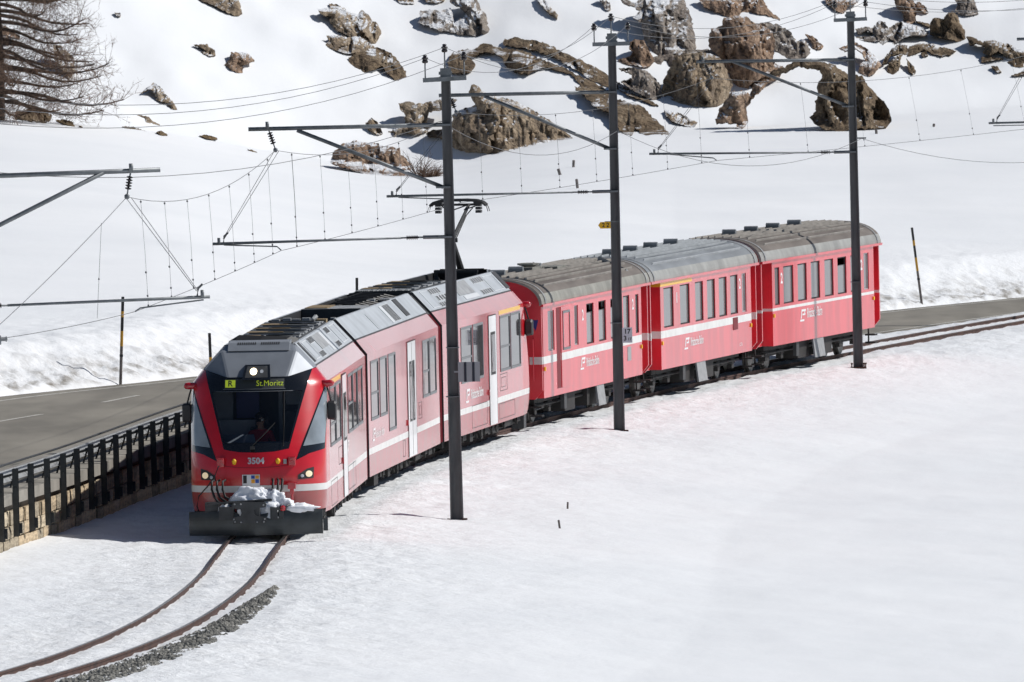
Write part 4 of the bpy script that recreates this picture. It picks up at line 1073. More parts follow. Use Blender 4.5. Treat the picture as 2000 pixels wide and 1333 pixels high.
def slatted_deck(body, ya, yb, z=3.70):
    """cooler top: light bars across a dark field, with brown plates"""
    rg = random.Random(int(ya * 10))
    m2 = MB(); m2.box(-.62, .62, ya, yb, z - .12, z, 0)
    y = ya + .05; k = 0
    while y < yb - .3:
        if k % 3 == 0:
            n = 30
            for i in range(n):
                if rg.random() < .72: m2.box(-.60 + 1.2 * i / n, -.60 + 1.2 * (i + .55) / n, y, y + .55, z, z + .022, 1)
            y += .62
        elif k % 3 == 1:
            m2.box(-.60, .60, y, y + .75, z, z + .03, 1)
            m2.box(-.58, -.02 + rg.uniform(-.2, .2), y + .06, y + .66, z + .03, z + .04, 2)
            for i in range(4): m2.box(rg.uniform(-.3, .55), rg.uniform(-.3, .55) + .05, y + .2, y + .4, z + .031, z + .05, 0)
            y += .85
        else:
            m2.box(-.56, .56, y + .1, y + .28, z, z + .05, 1); m2.box(-.50, -.08, y + .34, y + .5, z, z + .03, 2); m2.box(.02, .52, y + .34, y + .5, z, z + .03, 2)
            m2.box(-.45, .45, y + .12, y + .2, z + .05, z + .07, 0)
            y += .62
        k += 1
    m2.build('roof_cooler', ['gear_black', 'gear_grey', 'gear_brown'], body)

# ---- car with the leading cab
b1, L1, y0, y1 = build_car(0, [(2.35, 4.15, 1.62, 2.80, 2.05), (4.25, 5.85, 1.62, 2.80), (8.3, 9.9, 1.62, 2.80, 2.2), (10.0, 11.5, 1.62, 2.80), (11.6, 13.3, 1.62, 2.80)], [(6.3, 7.6, False)], 'a',
                            [(2.3, 4.3, .46, .95), (8.0, 10.5, .50, .98), (4.9, 6.0, 1.15, 1.5)], None)
vents(b1, [('slot', 2.35, 2.75, .12, .98), ('frame', 3.2, 4.6, .15, .92), ('grille', 4.9, 6.2, .70, .96), ('grille', 4.9, 6.2, .10, .34), ('mesh', 6.4, 8.6, .35, .93), ('plate', 8.6, 9.2, .1, .9), ('grille', 10.3, 11.4, .70, .96), ('grille', 10.3, 11.4, .10, .34), ('frame', 12.0, 13.6, .15, .92)], 1)
slatted_deck(b1, 4.0, 13.2)
m2 = MB()
for i in range(5): m2.tube([(-.62, 2.5 + .28 * i, 3.66), (-.5, 2.45 + .28 * i, 3.70 + .01 * i), (.0, 2.42 + .28 * i, 3.715), (.5, 2.45 + .28 * i, 3.70), (.62, 2.5 + .28 * i, 3.66)], .075, 6)
m2.build('roof_cables', 'gear_black', b1)
m2 = MB()
for i, x in enumerate((-.5, -.27, -.08, .12)): m2.box(x, x + .16, 13.3, 13.55, 3.60, 3.76 + .02 * (i % 2), 0)
m2.tube([(.2, 13.4, 3.68), (.34, 13.4, 3.74), (.40, 13.5, 3.80)], .05, 6); m2.box(.42, .62, 13.2, 13.7, 3.6, 3.75, 1)
m2.build('roof_clamps', ['gear_grey', 'gear_brown'], b1)
m2 = MB(); m2.box(HW - .004, HW + .004, 2.3, 5.9, 2.83, 2.92); m2.build('class_band', 'yellow_band', b1)

def cab(body, T, lead, L):
    ws = [(-1.045, 3.20), (-0.60, 3.07), (0.60, 3.07), (1.045, 3.20), (0.635, 1.70), (0.35, 1.65), (0, 1.635), (-0.35, 1.65), (-0.635, 1.70)]
    clear = [(-0.885, 2.80), (0.885, 2.80), (0.635, 1.82), (-0.635, 1.82)]
    H = math.pi / 2
    # red skin as one ring of panels round the windscreen
    mb = MB()
    low = [(-H * .999, 1.0), (-H * .999, 1.47), (H * .999, 1.47), (H * .999, 1.0)]
    out_t = [(-H * .9999, 0.5), (H * .9999, 0.5), (H * .9999, 3.22)] + [(X2t(x, z), z) for x, z in [tuple(np.array(ws[i_]) + (np.array(ws[j_]) - np.array(ws[i_])) * k_ / 24) for i_, j_ in ((3, 4), (4, 5), (5, 6), (6, 7), (7, 8), (8, 0)) for k_ in range(24)] + [ws[0]]] + [(-H * .9999, 3.22)]
    # densify in (X, z) along the windscreen: refine first
    P = []
    for i in range(len(out_t)):
        P.append(out_t[i])
    side = [(.77, 1.475), (1.03, 1.60), (1.295, 1.665), (1.322, 2.25), (1.322, 2.78), (1.285, 2.87), (1.24, 2.74), (1.085, 2.32), (.91, 1.86)]
    hole = None
    surf_patch(mb, P, 0.0, T, 0, use_t=True, grid=.055)
    # fill to the straight side wall
    for s in (-1, 1):
        zs = [0.5, .7, .87, 1.0, 1.35, 1.75, 2.1, 2.5, 2.95]
        for i in range(len(zs) - 1):
            za, zb = zs[i], zs[i + 1]
            q = [T(s * surf_w(za), surf_b(za) + DP, za), T(s * HW, 1.92, za), T(s * HW, 1.92, zb), T(s * surf_w(zb), surf_b(zb) + DP, zb)]
            mb.add(q, [(0, 1, 2, 3)], 1 if zb <= .88 else (2 if zb <= 1.01 else 0))
        q = [T(s * HW, surf_b(2.95) + DP, 2.95), T(s * HW, 1.92, 2.95), T(s * 1.095, 1.92, 3.235), T(s * surf_w(3.22), surf_b(3.22) + DP, 3.22)]
        mb.add(q, [(0, 1, 2, 3)], 0)
        q = [T(s * surf_w(.42), surf_b(.42) + DP, .42), T(s * HW, 1.92, .42), T(s * HW, 1.92, .5), T(s * surf_w(.5), surf_b(.5) + DP, .5)]
        mb.add(q, [(0, 1, 2, 3)], 1)
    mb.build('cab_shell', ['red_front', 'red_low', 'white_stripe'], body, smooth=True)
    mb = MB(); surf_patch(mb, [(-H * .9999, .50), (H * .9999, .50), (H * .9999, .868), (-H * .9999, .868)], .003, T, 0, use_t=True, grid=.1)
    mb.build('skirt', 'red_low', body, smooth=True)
    mb = MB(); surf_patch(mb, [(-H * .9999, .87), (H * .9999, .87), (H * .9999, 1.0), (-H * .9999, 1.0)], .006, T, 0, use_t=True, grid=.1)
    mb.build('stripe', 'white_stripe', body, smooth=True)
    mb = MB(); surf_patch(mb, ws, -.004, T, 0, hole=clear, grid=.07)
    mb.build('windscreen_surround', 'black_gloss', body, smooth=True)
    mb = MB(); surf_patch(mb, clear, -.010, T, 0, grid=.1)
    mb.build('windscreen', 'glass_front', body, smooth=True)
    for s in (-1, 1):
        mb = MB(); surf_patch(mb, [(s * a, b) for a, b in side], .006, T, 0, grid=.06)
        w = mb.build('cab_window', 'black_gloss', body, smooth=True)
        mb = MB(); surf_patch(mb, [(s * a, b) for a, b in [(.90, 1.74), (1.29, 1.78), (1.312, 2.25), (1.312, 2.74), (1.278, 2.80), (1.095, 2.28)]], .011, T, 0, grid=.06)
        mb.build('cab_pane', 'pane_light', body, smooth=True)
    # silver hood
    C = lambda x, z: (x, surf(X2t(x, z), z)[1], z)
    pts = {}
    mb = MB()
    fl = [C(-1.065, 3.21), C(-.60, 3.075), C(.60, 3.075), C(1.065, 3.21)]
    up = [(-.74, 1.52, 3.56), (.74, 1.52, 3.56)]
    rf = [(-1.097, 1.95, 3.242), (-.69, 1.95, 3.68), (.69, 1.95, 3.68), (1.097, 1.95, 3.242)]
    cr = [(-surf_w(3.22), surf_b(3.22) + DP, 3.222), (surf_w(3.22), surf_b(3.22) + DP, 3.222)]
    V = [T(*p) for p in fl + up + rf + cr]
    mb.add(V, [(1, 2, 5, 4), (0, 1, 4), (3, 5, 2), (0, 4, 7, 6), (0, 6, 10), (5, 3, 9, 8), (3, 11, 9), (4, 5, 8, 7)], 0)
    mb.build('hood', 'silver', body, bevel=0.05)
    mb = MB()
    g = [(-.60, 1.50, 3.57), (.60, 1.50, 3.57), (.60, 1.72, 3.72), (-.60, 1.72, 3.72), (.60, 2.3, 3.75), (-.60, 2.3, 3.75), (-.60, 2.3, 3.6), (.60, 2.3, 3.6)]
    mb.add([T(*p) for p in g], [(0, 1, 2, 3), (3, 2, 4, 5), (1, 7, 4, 2), (0, 3, 5, 6)], 0)
    for x in (-.42, .04):
        for i in range(9):
            xx = x + i * .042
            q = [(xx, 1.655, 3.686), (xx + .028, 1.655, 3.686), (xx + .028, 1.735, 3.728), (xx, 1.735, 3.728)]
            mb.add([T(*p) for p in q], [(0, 1, 2, 3)], 1)
    mb.build('roof_fairing', ['silver', 'gear_black'], body)
    # top lamp housing
    mb = MB()
    hz = lambda x, z: T(x, 0.86 + (z - 3.075) * 1.32 - .02, z)
    mb.add([hz(-.29, 3.03), hz(.27, 3.03), hz(.24, 3.31), hz(-.24, 3.31)] + [T(-.29, 1.3, 3.03), T(.27, 1.3, 3.03), T(.24, 1.45, 3.31), T(-.24, 1.45, 3.31)], [(0, 1, 2, 3), (0, 3, 7, 4), (1, 5, 6, 2), (3, 2, 6, 7)], 0)
    h2 = lambda x, z, o=.028: T(x, 0.86 + (z - 3.075) * 1.32 - o, z)
    mb.add([h2(-.235, 3.07), h2(.215, 3.07), h2(.195, 3.285), h2(-.195, 3.285)], [(0, 1, 2, 3)], 1)
    lamp = mb.build('headlight_housing', ['black_gloss', 'gear_dark'], body)
    for x, r, m_ in ((-.07, .068, 'lamp_warm' if lead else 'lamp_glass'), (.09, .035, 'lamp_glass')):
        mb = MB(); n = 20
        mb.add([h2(x + r * math.cos(2 * math.pi * i / n), 3.185 + r * .95 * math.sin(2 * math.pi * i / n), .04) for i in range(n)], [tuple(range(n))], 0)
        mb.build('headlight', m_, body)
    # lower lamps
    for s in (-1, 1):
        mb = MB(); surf_patch(mb, [(s * a, b) for a, b in [(.80, 1.10), (1.09, 1.115), (1.10, 1.33), (.97, 1.30), (.80, 1.19)]], .008, T, 0, grid=.05); mb.build('headlight_housing', 'gear_black', body, smooth=True)
        for x, z, r, m_ in ((s * 1.0, 1.20, .062, 'lamp_soft'), (s * .875, 1.165, .032, 'lamp_glass')):
            mb = MB(); n = 18; t0 = X2t(x, z)
            mb.add([T(*surf(X2t(x + r * math.cos(2 * math.pi * i / n), z + r * math.sin(2 * math.pi * i / n)), z + r * math.sin(2 * math.pi * i / n), .018)) for i in range(n)] + [T(*surf(t0, z, .03))], [(i, (i + 1) % n, n) for i in range(n)], 0)
            mb.build('headlight', m_, body, smooth=True)
        # red marker lamps at the upper corners
        mb = MB(); c = (s * 1.30, 1.42, 2.91)
        pr = [(0, .03), (.02, .065), (.10, .068), (.16, .072), (.22, .06), (.25, .03)]
        mb.tube([T(c[0] + s * (-.08 + t), c[1], c[2]) for t, r in pr], [r for t, r in pr], 12); mb.build('tail_lamp', 'lamp_red', body, smooth=True)
        # mirrors
        mb = MB(); mb.tube([T(s * 1.33, 1.42, 2.84), T(s * 1.36, 1.40, 2.75), T(s * 1.40, 1.38, 2.6), T(s * 1.41, 1.38, 2.5)], .018, 6)
        mb.build('mirror_arm', 'rubber', body)
        mb = MB(); q = []
        for (yy_, sc_) in ((1.30, .8), (1.34, 1.0), (1.46, 1.0), (1.52, .75)):
            q.append([T(s * 1.42 + sc_ * dx, yy_, 2.38 + sc_ * dz) for dx, dz in ((-.08, -.17), (.06, -.19), (.09, -.15), (.09, .15), (.06, .19), (-.06, .19), (-.09, .15), (-.09, -.13))])
        n = 8; V = [p for r_ in q for p in r_]
        mb.add(V, [(i * n + j, i * n + (j + 1) % n, (i + 1) * n + (j + 1) % n, (i + 1) * n + j) for i in range(3) for j in range(n)] + [tuple(range(n - 1, -1, -1)), tuple(range(3 * n, 4 * n))])
        mb.build('mirror', 'gear_black', body, smooth=False)
    # underframe front and cab room
    mb = MB()
    for (x0, x1, ya, yb, za, zb, mi) in [(-1.18, 1.18, .95, 1.9, .3, .5, 0), (-1.05, 1.05, .45, .95, .35, .5, 0)]:
        mb.add([T(x, y, z) for x in (x0, x1) for y in (ya, yb) for z in (za, zb)], [(0, 1, 3, 2), (4, 6, 7, 5), (0, 4, 5, 1), (2, 3, 7, 6), (0, 2, 6, 4), (1, 5, 7, 3)], mi)
    mb.build('underframe', 'under', body)
mat('pane_light', (0.30, 0.34, 0.37), 0.12, coat=1.0, coat_rough=0.03, var=(1.5, 0.35))
cab(b1, lambda x, y, z: (x, y, z), True, L1)

# interior of the leading cab
mb = MB()
mb.box(-1.18, 1.18, 3.00, 3.06, 0.9, 3.1, 0)
mb.box(-1.2, 1.2, .9, 3.0, .86, .9, 1)
mb.box(-1.05, 1.05, 1.6, 3.0, 3.1, 3.14, 1)
mb.box(-1.1, -.62, 2.9, 2.99, 1.5, 2.9, 2); mb.box(-.55, -.1, 2.92, 2.99, 2.2, 2.85, 3); mb.box(.28, .36, 2.9, 2.99, 1.2, 3.0, 2); mb.box(.42, .85, 2.92, 2.99, 2.45, 2.85, 2)
mb.box(-1.0, -.15, 2.4, 2.7, 1.75, 2.18, 2); mb.box(.42, 1.0, 2.4, 2.8, 1.6, 2.35, 1)
mb.build('cab_room', ['interior_dark', 'interior_dark', 'interior_mid', 'blue_tri'], b1)
mb = MB()
mb.add([(-.95, .62, 1.70), (.95, .62, 1.70), (1.0, 1.25, 1.80), (-1.0, 1.25, 1.80), (-1, 1.25, .9), (1, 1.25, .9), (.9, .62, .9), (-.9, .62, .9)], [(0, 1, 2, 3), (3, 2, 5, 4), (0, 7, 6, 1)], 0)
mb.add([(-.75, .9, 1.80), (-.05, .9, 1.80), (-.1, 1.15, 1.95), (-.7, 1.15, 1.95), (-.7, 1.2, 1.78), (-.1, 1.2, 1.78)], [(0, 1, 2, 3), (3, 2, 5, 4)], 1)
mb.build('driver_desk', ['interior_desk', 'interior_desk'], b1)
mb = MB()
mb.box(-.26, .26, 1.75, 2.2, 1.28, 1.40); mb.box(-.24, .24, 2.16, 2.28, 1.40, 2.05); mb.box(-.13, .13, 2.18, 2.26, 2.08, 2.30); mb.box(-.08, .08, 1.9, 2.05, .9, 1.28)
mb.build('driver_seat', 'interior_dark', b1, bevel=.03)

# driver plate, writing and fittings on the front
T1 = lambda x, y, z: (x, y, z)
def on_cab(z0, off=.012, x0=0.0): return lambda a, b: surf(X2t(x0 + a, z0 + b), z0 + b, off)
text_map('fleet_number', '3504', .165, 'text_grey', b1, on_cab(1.475), bold=.006, sx=.98)
mb = MB(); surf_patch(mb, [(-.64, 2.86), (.53, 2.86), (.53, 3.04), (-.64, 3.04)], .004, T1, 0, grid=.08); disp = mb.build('destination_display', 'led_off', b1, smooth=True)
mb = MB(); surf_patch(mb, [(-.62, 2.885), (-.42, 2.885), (-.42, 3.025), (-.62, 3.025)], .008, T1, 0, grid=.08); mb.build('display_block', 'led', b1, smooth=True)
text_map('display_text', 'R', .155, 'led_off', b1, on_cab(2.955, .012, -.52), bold=.004)
text_map('display_text', 'St.Moritz', .15, 'led', b1, on_cab(2.955, .012, .515), align='RIGHT', bold=-.0005, sx=.95)
mb = MB(); surf_patch(mb, [(-.66, 2.845), (.55, 2.845), (.55, 2.856), (-.66, 2.856)], .008, T1, 0, grid=.1); surf_patch(mb, [(-.80, 2.80), (.70, 2.80), (.70, 2.81), (-.80, 2.81)], .006, T1, 0, grid=.1)
mb.build('display_trim', 'frame_grey', b1)
mb = MB()
for P in ([surf(X2t(-.06, 1.78), 1.78, .03), surf(X2t(.12, 1.95), 1.95, .035), surf(X2t(.36, 2.2), 2.2, .02)], [surf(X2t(.52, 1.75), 1.75, .03), surf(X2t(.53, 2.2), 2.2, .03), surf(X2t(.525, 2.8), 2.8, .02)]):
    mb.tube(P, .010, 5)
mb.box(-.11, -.02, .03, .09, 1.70, 1.76)
mb.build('wiper', 'rubber', b1)
mb = MB(); surf_patch(mb, [(-.27, 1.00), (.07, 1.00), (.07, 1.215), (-.27, 1.215)], .012, T1, 0, grid=.08); arms = mb.build('coat_of_arms', 'text_white', b1)
for (xa, xb, za, zb, m_) in [(-.25, -.18, 1.05, 1.20, 'arms_black'), (-.095, -.025, 1.135, 1.20, 'arms_blue'), (-.015, .055, 1.135, 1.20, 'arms_orange'), (-.095, -.025, 1.05, 1.125, 'arms_orange'), (-.015, .055, 1.05, 1.125, 'arms_blue')]:
    mb = MB(); surf_patch(mb, [(xa, za), (xb, za), (xb, zb), (xa, zb)], .018, T1, 0, grid=.08); mb.build('arms_field', m_, b1)
# sockets and lamps below the windscreen
for s in (-1, 1):
    mb = MB()
    c = surf(X2t(s * .68, 1.46), 1.46, .03); mb.box(c[0] - .07, c[0] + .07, c[1] - .06, c[1] + .08, 1.37, 1.55, 0); mb.box(c[0] - .05, c[0] + .05, c[1] - .08, c[1] - .05, 1.46, 1.53, 0)
    mb.build('socket_box', 'lamp_red', b1, bevel=.012)
    mb = MB(); c = surf(X2t(s * .42, 1.47), 1.47, .02); mb.lathe((c[0], c[1], 1.41), (0, 0, 1), [(0, .02), (.02, .035), (.07, .05), (.10, .03), (.115, .01)], 10); mb.build('socket_cap', 'yellow_paint', b1, smooth=True)
mb = MB(); c = surf(X2t(.555, 1.46), 1.46, .02); mb.box(c[0] - .03, c[0] + .03, c[1] - .03, c[1] + .03, 1.41, 1.5); mb.build('socket_plate', 'gear_grey', b1)
mb = MB()
for (za, zb) in ((1.345, 1.352),): surf_patch(mb, [(-.75, 1.40), (-.4, 1.355), (0, 1.34), (.4, 1.355), (.75, 1.40), (.75, 1.408), (.4, 1.363), (0, 1.348), (-.4, 1.363), (-.75, 1.408)], .004, T1, 0, grid=.2)
mb.build('nose_seam', 'red_dark', b1)

# snow plough and coupler gear
mb = MB(); n = 9
def plow_y(x, z): return -0.62 + 0.20 * abs(x) ** 1.3 + 0.55 * (z - .34) ** 2 * 1.6
for s in (-1, 1):
    top = .545 if s > 0 else .53
    xs_ = np.linspace(0.0, 1.30, 12); zs_ = np.linspace(.06, top, n)
    V = [(s * x, plow_y(x, z), z - (0.10 * max(0, 1 - x / .5) if z > .4 else 0)) for x in xs_ for z in zs_] ; V += [(a, b + .035, c) for a, b, c in V]
    N_ = 12 * n
    fs = []
    for i in range(11):
        for j in range(n - 1):
            q = (i * n + j, (i + 1) * n + j, (i + 1) * n + j + 1, i * n + j + 1)
            fs += [q if s > 0 else q[::-1], tuple(N_ + k for k in (q[::-1] if s > 0 else q))]
    for i in range(11): fs += [(i * n + n - 1, (i + 1) * n + n - 1, N_ + (i + 1) * n + n - 1, N_ + i * n + n - 1), (i * n, N_ + i * n, N_ + (i + 1) * n, (i + 1) * n)]
    for j in range(n - 1): fs.append((11 * n + j, N_ + 11 * n + j, N_ + 11 * n + j + 1, 11 * n + j + 1))
    mb.add(V, fs, 0)
mb.box(1.31, 1.40, -.36, -.31, .12, .36, 0)
mb.build('snow_plough', ['plow', 'gear_grey'], b1)
mb = MB()
P = [(-.42, .30), (.20, .30), (.24, .34), (.24, .42), (.05, .44), (.00, .48), (.00, .56), (.06, .60), (.22, .61), (.24, .67), (.20, .71), (-.40, .72), (-.43, .68), (-.42, .60), (-.27, .58), (-.25, .5), (-.28, .45), (-.43, .42)]
mb.prism(P, lambda x, z: (x, -.74, z), lambda x, z: (x, -.70, z))
for x, z in [(-.38, .34), (-.26, .33), (.05, .33), (.18, .33), (.20, .385), (-.40, .39), (-.38, .68), (-.26, .68), (.18, .655)]: mb.lathe((x, -.74, z), (0, -1, 0), [(0, .018), (.012, .016), (.018, .006)], 8, 1)
mb.box(-.25, .1, -.70, .25, .40, .60, 0)
mb.build('coupler_plate', ['gear_dark', 'gear_grey'], b1)
mb = MB()
mb.box(-.98, -.72, -.40, .1, .48, .70, 0); mb.box(-.70, -.42, -.58, -.1, .36, .62, 0); mb.tube([(-.95, -.42, .66), (-.55, -.45, .70), (.30, -.45, .74), (.36, -.45, .74)], .025, 8, 0)
mb.box(.30, .44, -.6, -.4, .36, .60, 0); mb.box(.47, .55, -.62, -.45, .38, .52, 0); mb.tube([(.3, -.6, .58), (.62, -.6, .56)], .03, 6)
mb.tube([(.5, -.6, .5), (.62, -.55, .62), (.7, -.4, .66)], .02, 6)
mb.build('coupler_gear', 'gear_dark', b1)
mb = MB(); mb.lathe((.54, -.63, .53), (.15, 0, 1), [(0, .03), (.02, .05), (.08, .05), (.11, .02)], 10); mb.build('valve_handle', 'lamp_red', b1)
for i, x in enumerate((-.83, -.73, -.62)):
    mb = MB(); mb.tube([(x + .02, -.02, 1.12), (x - .02, -.12, 1.10), (x - .03, -.15, .95), (x + .02, -.18, .80), (x + .1 + .06 * i, -.25, .70), (x + .25 + .1 * i, -.42, .66)], .024, 7)
    mb.build('air_hose', 'rubber', b1, smooth=True)
for i, x in enumerate((.32, .42, .50)):
    mb = MB(); mb.tube([(x, -.02, 1.12), (x + .02, -.12, 1.10), (x + .01, -.18, .95), (x - .02, -.30, .82), (x - (.16 if i == 0 else .01), -.42, .72 - .05 * i), (x - (.3 if i == 0 else .02), -.5, .70 - .07 * i)], .024, 7)
    mb.build('air_hose', 'rubber', b1, smooth=True)
mb = MB(); mb.tube([(-.72, -.05, 1.40), (-.80, -.10, 1.20), (-.93, -.12, 1.02), (-1.12, -.05, .82), (-1.16, -.05, .62), (-1.13, -.08, .54)], .014, 6); mb.build('jumper_cable', 'rubber', b1)
mb = MB(); mb.box(.62, .78, -.18, .05, .93, 1.06); mb.box(.66, .74, -.16, -.02, .83, .93); mb.tube([(.70, -.1, .83), (.70, -.1, .68)], .025, 7); mb.tube([(.6, -.12, 1.03), (.82, -.12, 1.05)], .02, 6)
mb.build('buffer_bracket', 'lamp_red', b1, bevel=.01)
mb = MB(); blob(mb, (.02, -.26, .72), (.42, .20, .25), 3, 48, 30, amp=.42); blob(mb, (.38, -.30, .64), (.26, .16, .24), 7, 48, 30, amp=.5); blob(mb, (.30, -.48, .48), (.22, .10, .18), 9, amp=.6); mb.build('snow_clump', 'plow_snow', b1, smooth=True)
mb = MB(); blob(mb, (.84, -.36, .575), (.32, .13, .07), 5, amp=.5); blob(mb, (.60, -.34, .60), (.16, .12, .13), 15, 30, 20, amp=.45); mb.build('snow_clump', 'plow_snow', b1, smooth=True)
mb = MB(); blob(mb, (-.60, -.38, .52), (.14, .12, .12), 6, amp=.5); blob(mb, (-.24, -.60, .52), (.1, .06, .08), 16, amp=.4); mb.build('snow_clump', 'plow_snow', b1, smooth=True)

# ---- middle car
b2, L2, ya2, yb2 = build_car(1, [(.55, 2.15, 1.55, 2.78, 2.1), (2.4, 3.9, 1.55, 2.78), (4.2, 5.7, 1.17, 2.78), (11.5, 12.95, 1.55, 2.78, 2.1), (13.05, 14.5, 1.55, 2.78)], [(8.2, 9.9, True)], '', [(7.0, 7.5, .5, .85), (10.5, 11.2, 1.15, 1.5), (10.65, 11.05, 1.22, 1.42)], None)
vents(b2, [('frame', 5.0, 5.06, .1, .8), ('grille', 8.8, 10.0, .12, .90), ('slot', 11.3, 12.1, .18, .97), ('plate', 8.2, 8.7, .12, .9)], 1)
mb = MB(); mb.box(-.62, .62, .1, 15.0, 3.05, 3.10, 0)
mb.box(-.62, .62, 5.6, 5.75, 3.10, 3.70, 1); mb.box(-.60, .60, 5.75, 7.6, 3.60, 3.70, 2); mb.box(-.58, -.1, 5.9, 7.5, 3.70, 3.72, 3)
mb.box(.30, .40, 2.6, 2.85, 3.1, 3.62, 2); mb.box(.08, .15, 3.3, 3.45, 3.1, 3.55, 2); mb.box(-.6, -.2, 2.0, 5.4, 3.1, 3.35, 4)
mb.build('roof_pit', ['gear_black', 'gear_dark', 'gear_grey', 'gear_brown', 'gear_dark'], b2)
rg = random.Random(4); mb = MB()
for i in range(26):
    x, y = rg.uniform(-.55, .5), rg.uniform(7.8, 14.6); h_ = rg.uniform(.35, .62)
    mb.box(x, x + rg.uniform(.05, .25), y, y + rg.uniform(.2, .9), 3.1, 3.1 + h_, rg.choice((0, 0, 0, 1)))
for i in range(9):
    y = 7.9 + i * .75; mb.tube([(-.6, y, 3.62), (-.2, y + .2, 3.74), (.3, y - .1, 3.70), (.6, y + .1, 3.62)], .025, 5, 0)
for i in range(5): mb.lathe((rg.uniform(-.4, .4), 8.5 + i * 1.2, 3.5), (0, 0, 1), [(0, .06), (.03, .08), (.06, .05), (.1, .08), (.14, .05), (.18, .07), (.22, .03)], 8, 0)
mb.build('roof_equipment', ['gear_black', 'gear_grey'], b2)

# ---- rear car
b3, L3, ya3, yb3 = build_car(2, [(2.9, 4.7, 1.55, 2.78, 2.1), (4.85, 6.5, 1.55, 2.78), (9.3, 11.0, 1.55, 2.80, 2.1), (11.1, 12.75, 1.55, 2.80)], [(7.4, 8.6, False)], 'b', [(4.5, 7.0, .5, 1.0), (9.0, 11.6, .5, .85), (9.2, 10.4, 1.12, 1.5), (9.4, 10.2, 1.2, 1.42)], None)
vents(b3, [('frame', .8, 3.2, .12, .92), ('grille', 2.0, 3.6, .68, .95), ('grille', 2.3, 4.4, .35, .60), ('grille', 2.0, 3.6, .08, .30), ('mesh', 5.6, 8.0, .35, .95), ('plate', 6.0, 8.2, .12, .3), ('grille', 8.9, 10.6, .68, .95), ('grille', 8.9, 10.6, .12, .36), ('frame', 10.8, 12.4, .15, .9), ('slot', 12.7, 13.25, .14, .98)], 1)
slatted_deck(b3, .3, 5.6)
mb = MB(); mb.box(-.62, .62, 5.8, 13.2, 3.30, 3.36, 0); mb.box(-.62, .62, 13.0, 13.2, 3.36, 3.72, 1); mb.box(-.5, .5, 8.2, 8.6, 3.36, 3.6, 0)
for i in range(8): mb.box(-.55 + .14 * i, -.5 + .14 * i, 6.0, 7.4, 3.36, 3.66, 1)
mb.build('roof_pit', ['gear_black', 'gear_dark'], b3)
mb = MB(); mb.box(HW - .004, HW + .004, 9.2, 12.8, 2.83, 2.92); mb.build('class_band', 'yellow_band', b3)
cab(b3, lambda x, y, z: (-x, L3 - y, z), False, L3)

# bellows between the cars
for (A, B, LA) in ((b1, b2, L1), (b2, b3, L2)):
    Ma = Matrix.Translation(A.location) @ A.rotation_euler.to_matrix().to_4x4(); Mb_ = Matrix.Translation(B.location) @ B.rotation_euler.to_matrix().to_4x4()
    prof = [(-HW, .42), (HW, .42), (HW, 2.95), (1.095, 3.24), (.69, 3.66), (-.69, 3.66), (-1.095, 3.24), (-HW, 2.95)]
    mb = MB(); V = []; K = 9
    for i in range(K):
        t = i / (K - 1); sc = 0.975 if i % 2 == 0 else 0.94
        for x, z in prof:
            pa = Ma @ Vector((x * sc, LA, .42 + (z - .42) * (0.5 + sc / 2))); pb = Mb_ @ Vector((x * sc, 0, .42 + (z - .42) * (0.5 + sc / 2))); V.append(pa.lerp(pb, t))
    fs = [(i * 8 + j, i * 8 + (j + 1) % 8, (i + 1) * 8 + (j + 1) % 8, (i + 1) * 8 + j) for i in range(K - 1) for j in range(8)]
    mi = [1 if j in (3, 4, 5) else 0 for i in range(K - 1) for j in range(8)]
    mb.v = [tuple(v) for v in V]; mb.f = fs; mb.m = mi
    mb.build('bellows', ['bellows', 'bellows_grey'], railcar)

# lettering on the sides
def rail_logo(parent, x, y, z, h, m='text_white'):
    mb = MB()
    sk = h * .35
    for i, (a, b_, c, d) in enumerate([(.0, 1.7, .82, 1.0), (-.05, .25, .25, .82), (.5, 1.6, .5, .64), (-.3, 1.3, .0, .16), (1.2, 1.45, .64, .82)]):
        f = lambda u, v: (x, y + u * h + v * sk, z + v * h)
        mb.add([f(a, c), f(b_, c), f(b_, d), f(a, d)], [(0, 1, 2, 3)])
    mb.build('logo', m, parent)
rail_logo(b1, HW + .004, 7.9, 1.28, .22); rail_logo(b2, HW + .004, .8, 1.12, .26); text_map('lettering', 'Rhätische Bahn', .25, 'text_white', b2, on_side(HW + .004, 1.3, 1.24), align='LEFT', sx=1.2)
rail_logo(b3, HW + .004, 3.6, 1.10, .30); text_map('lettering', 'Rhätische Bahn', .30, 'text_white', b3, on_side(HW + .004, 4.35, 1.25), align='LEFT', sx=1.1, bold=.004)

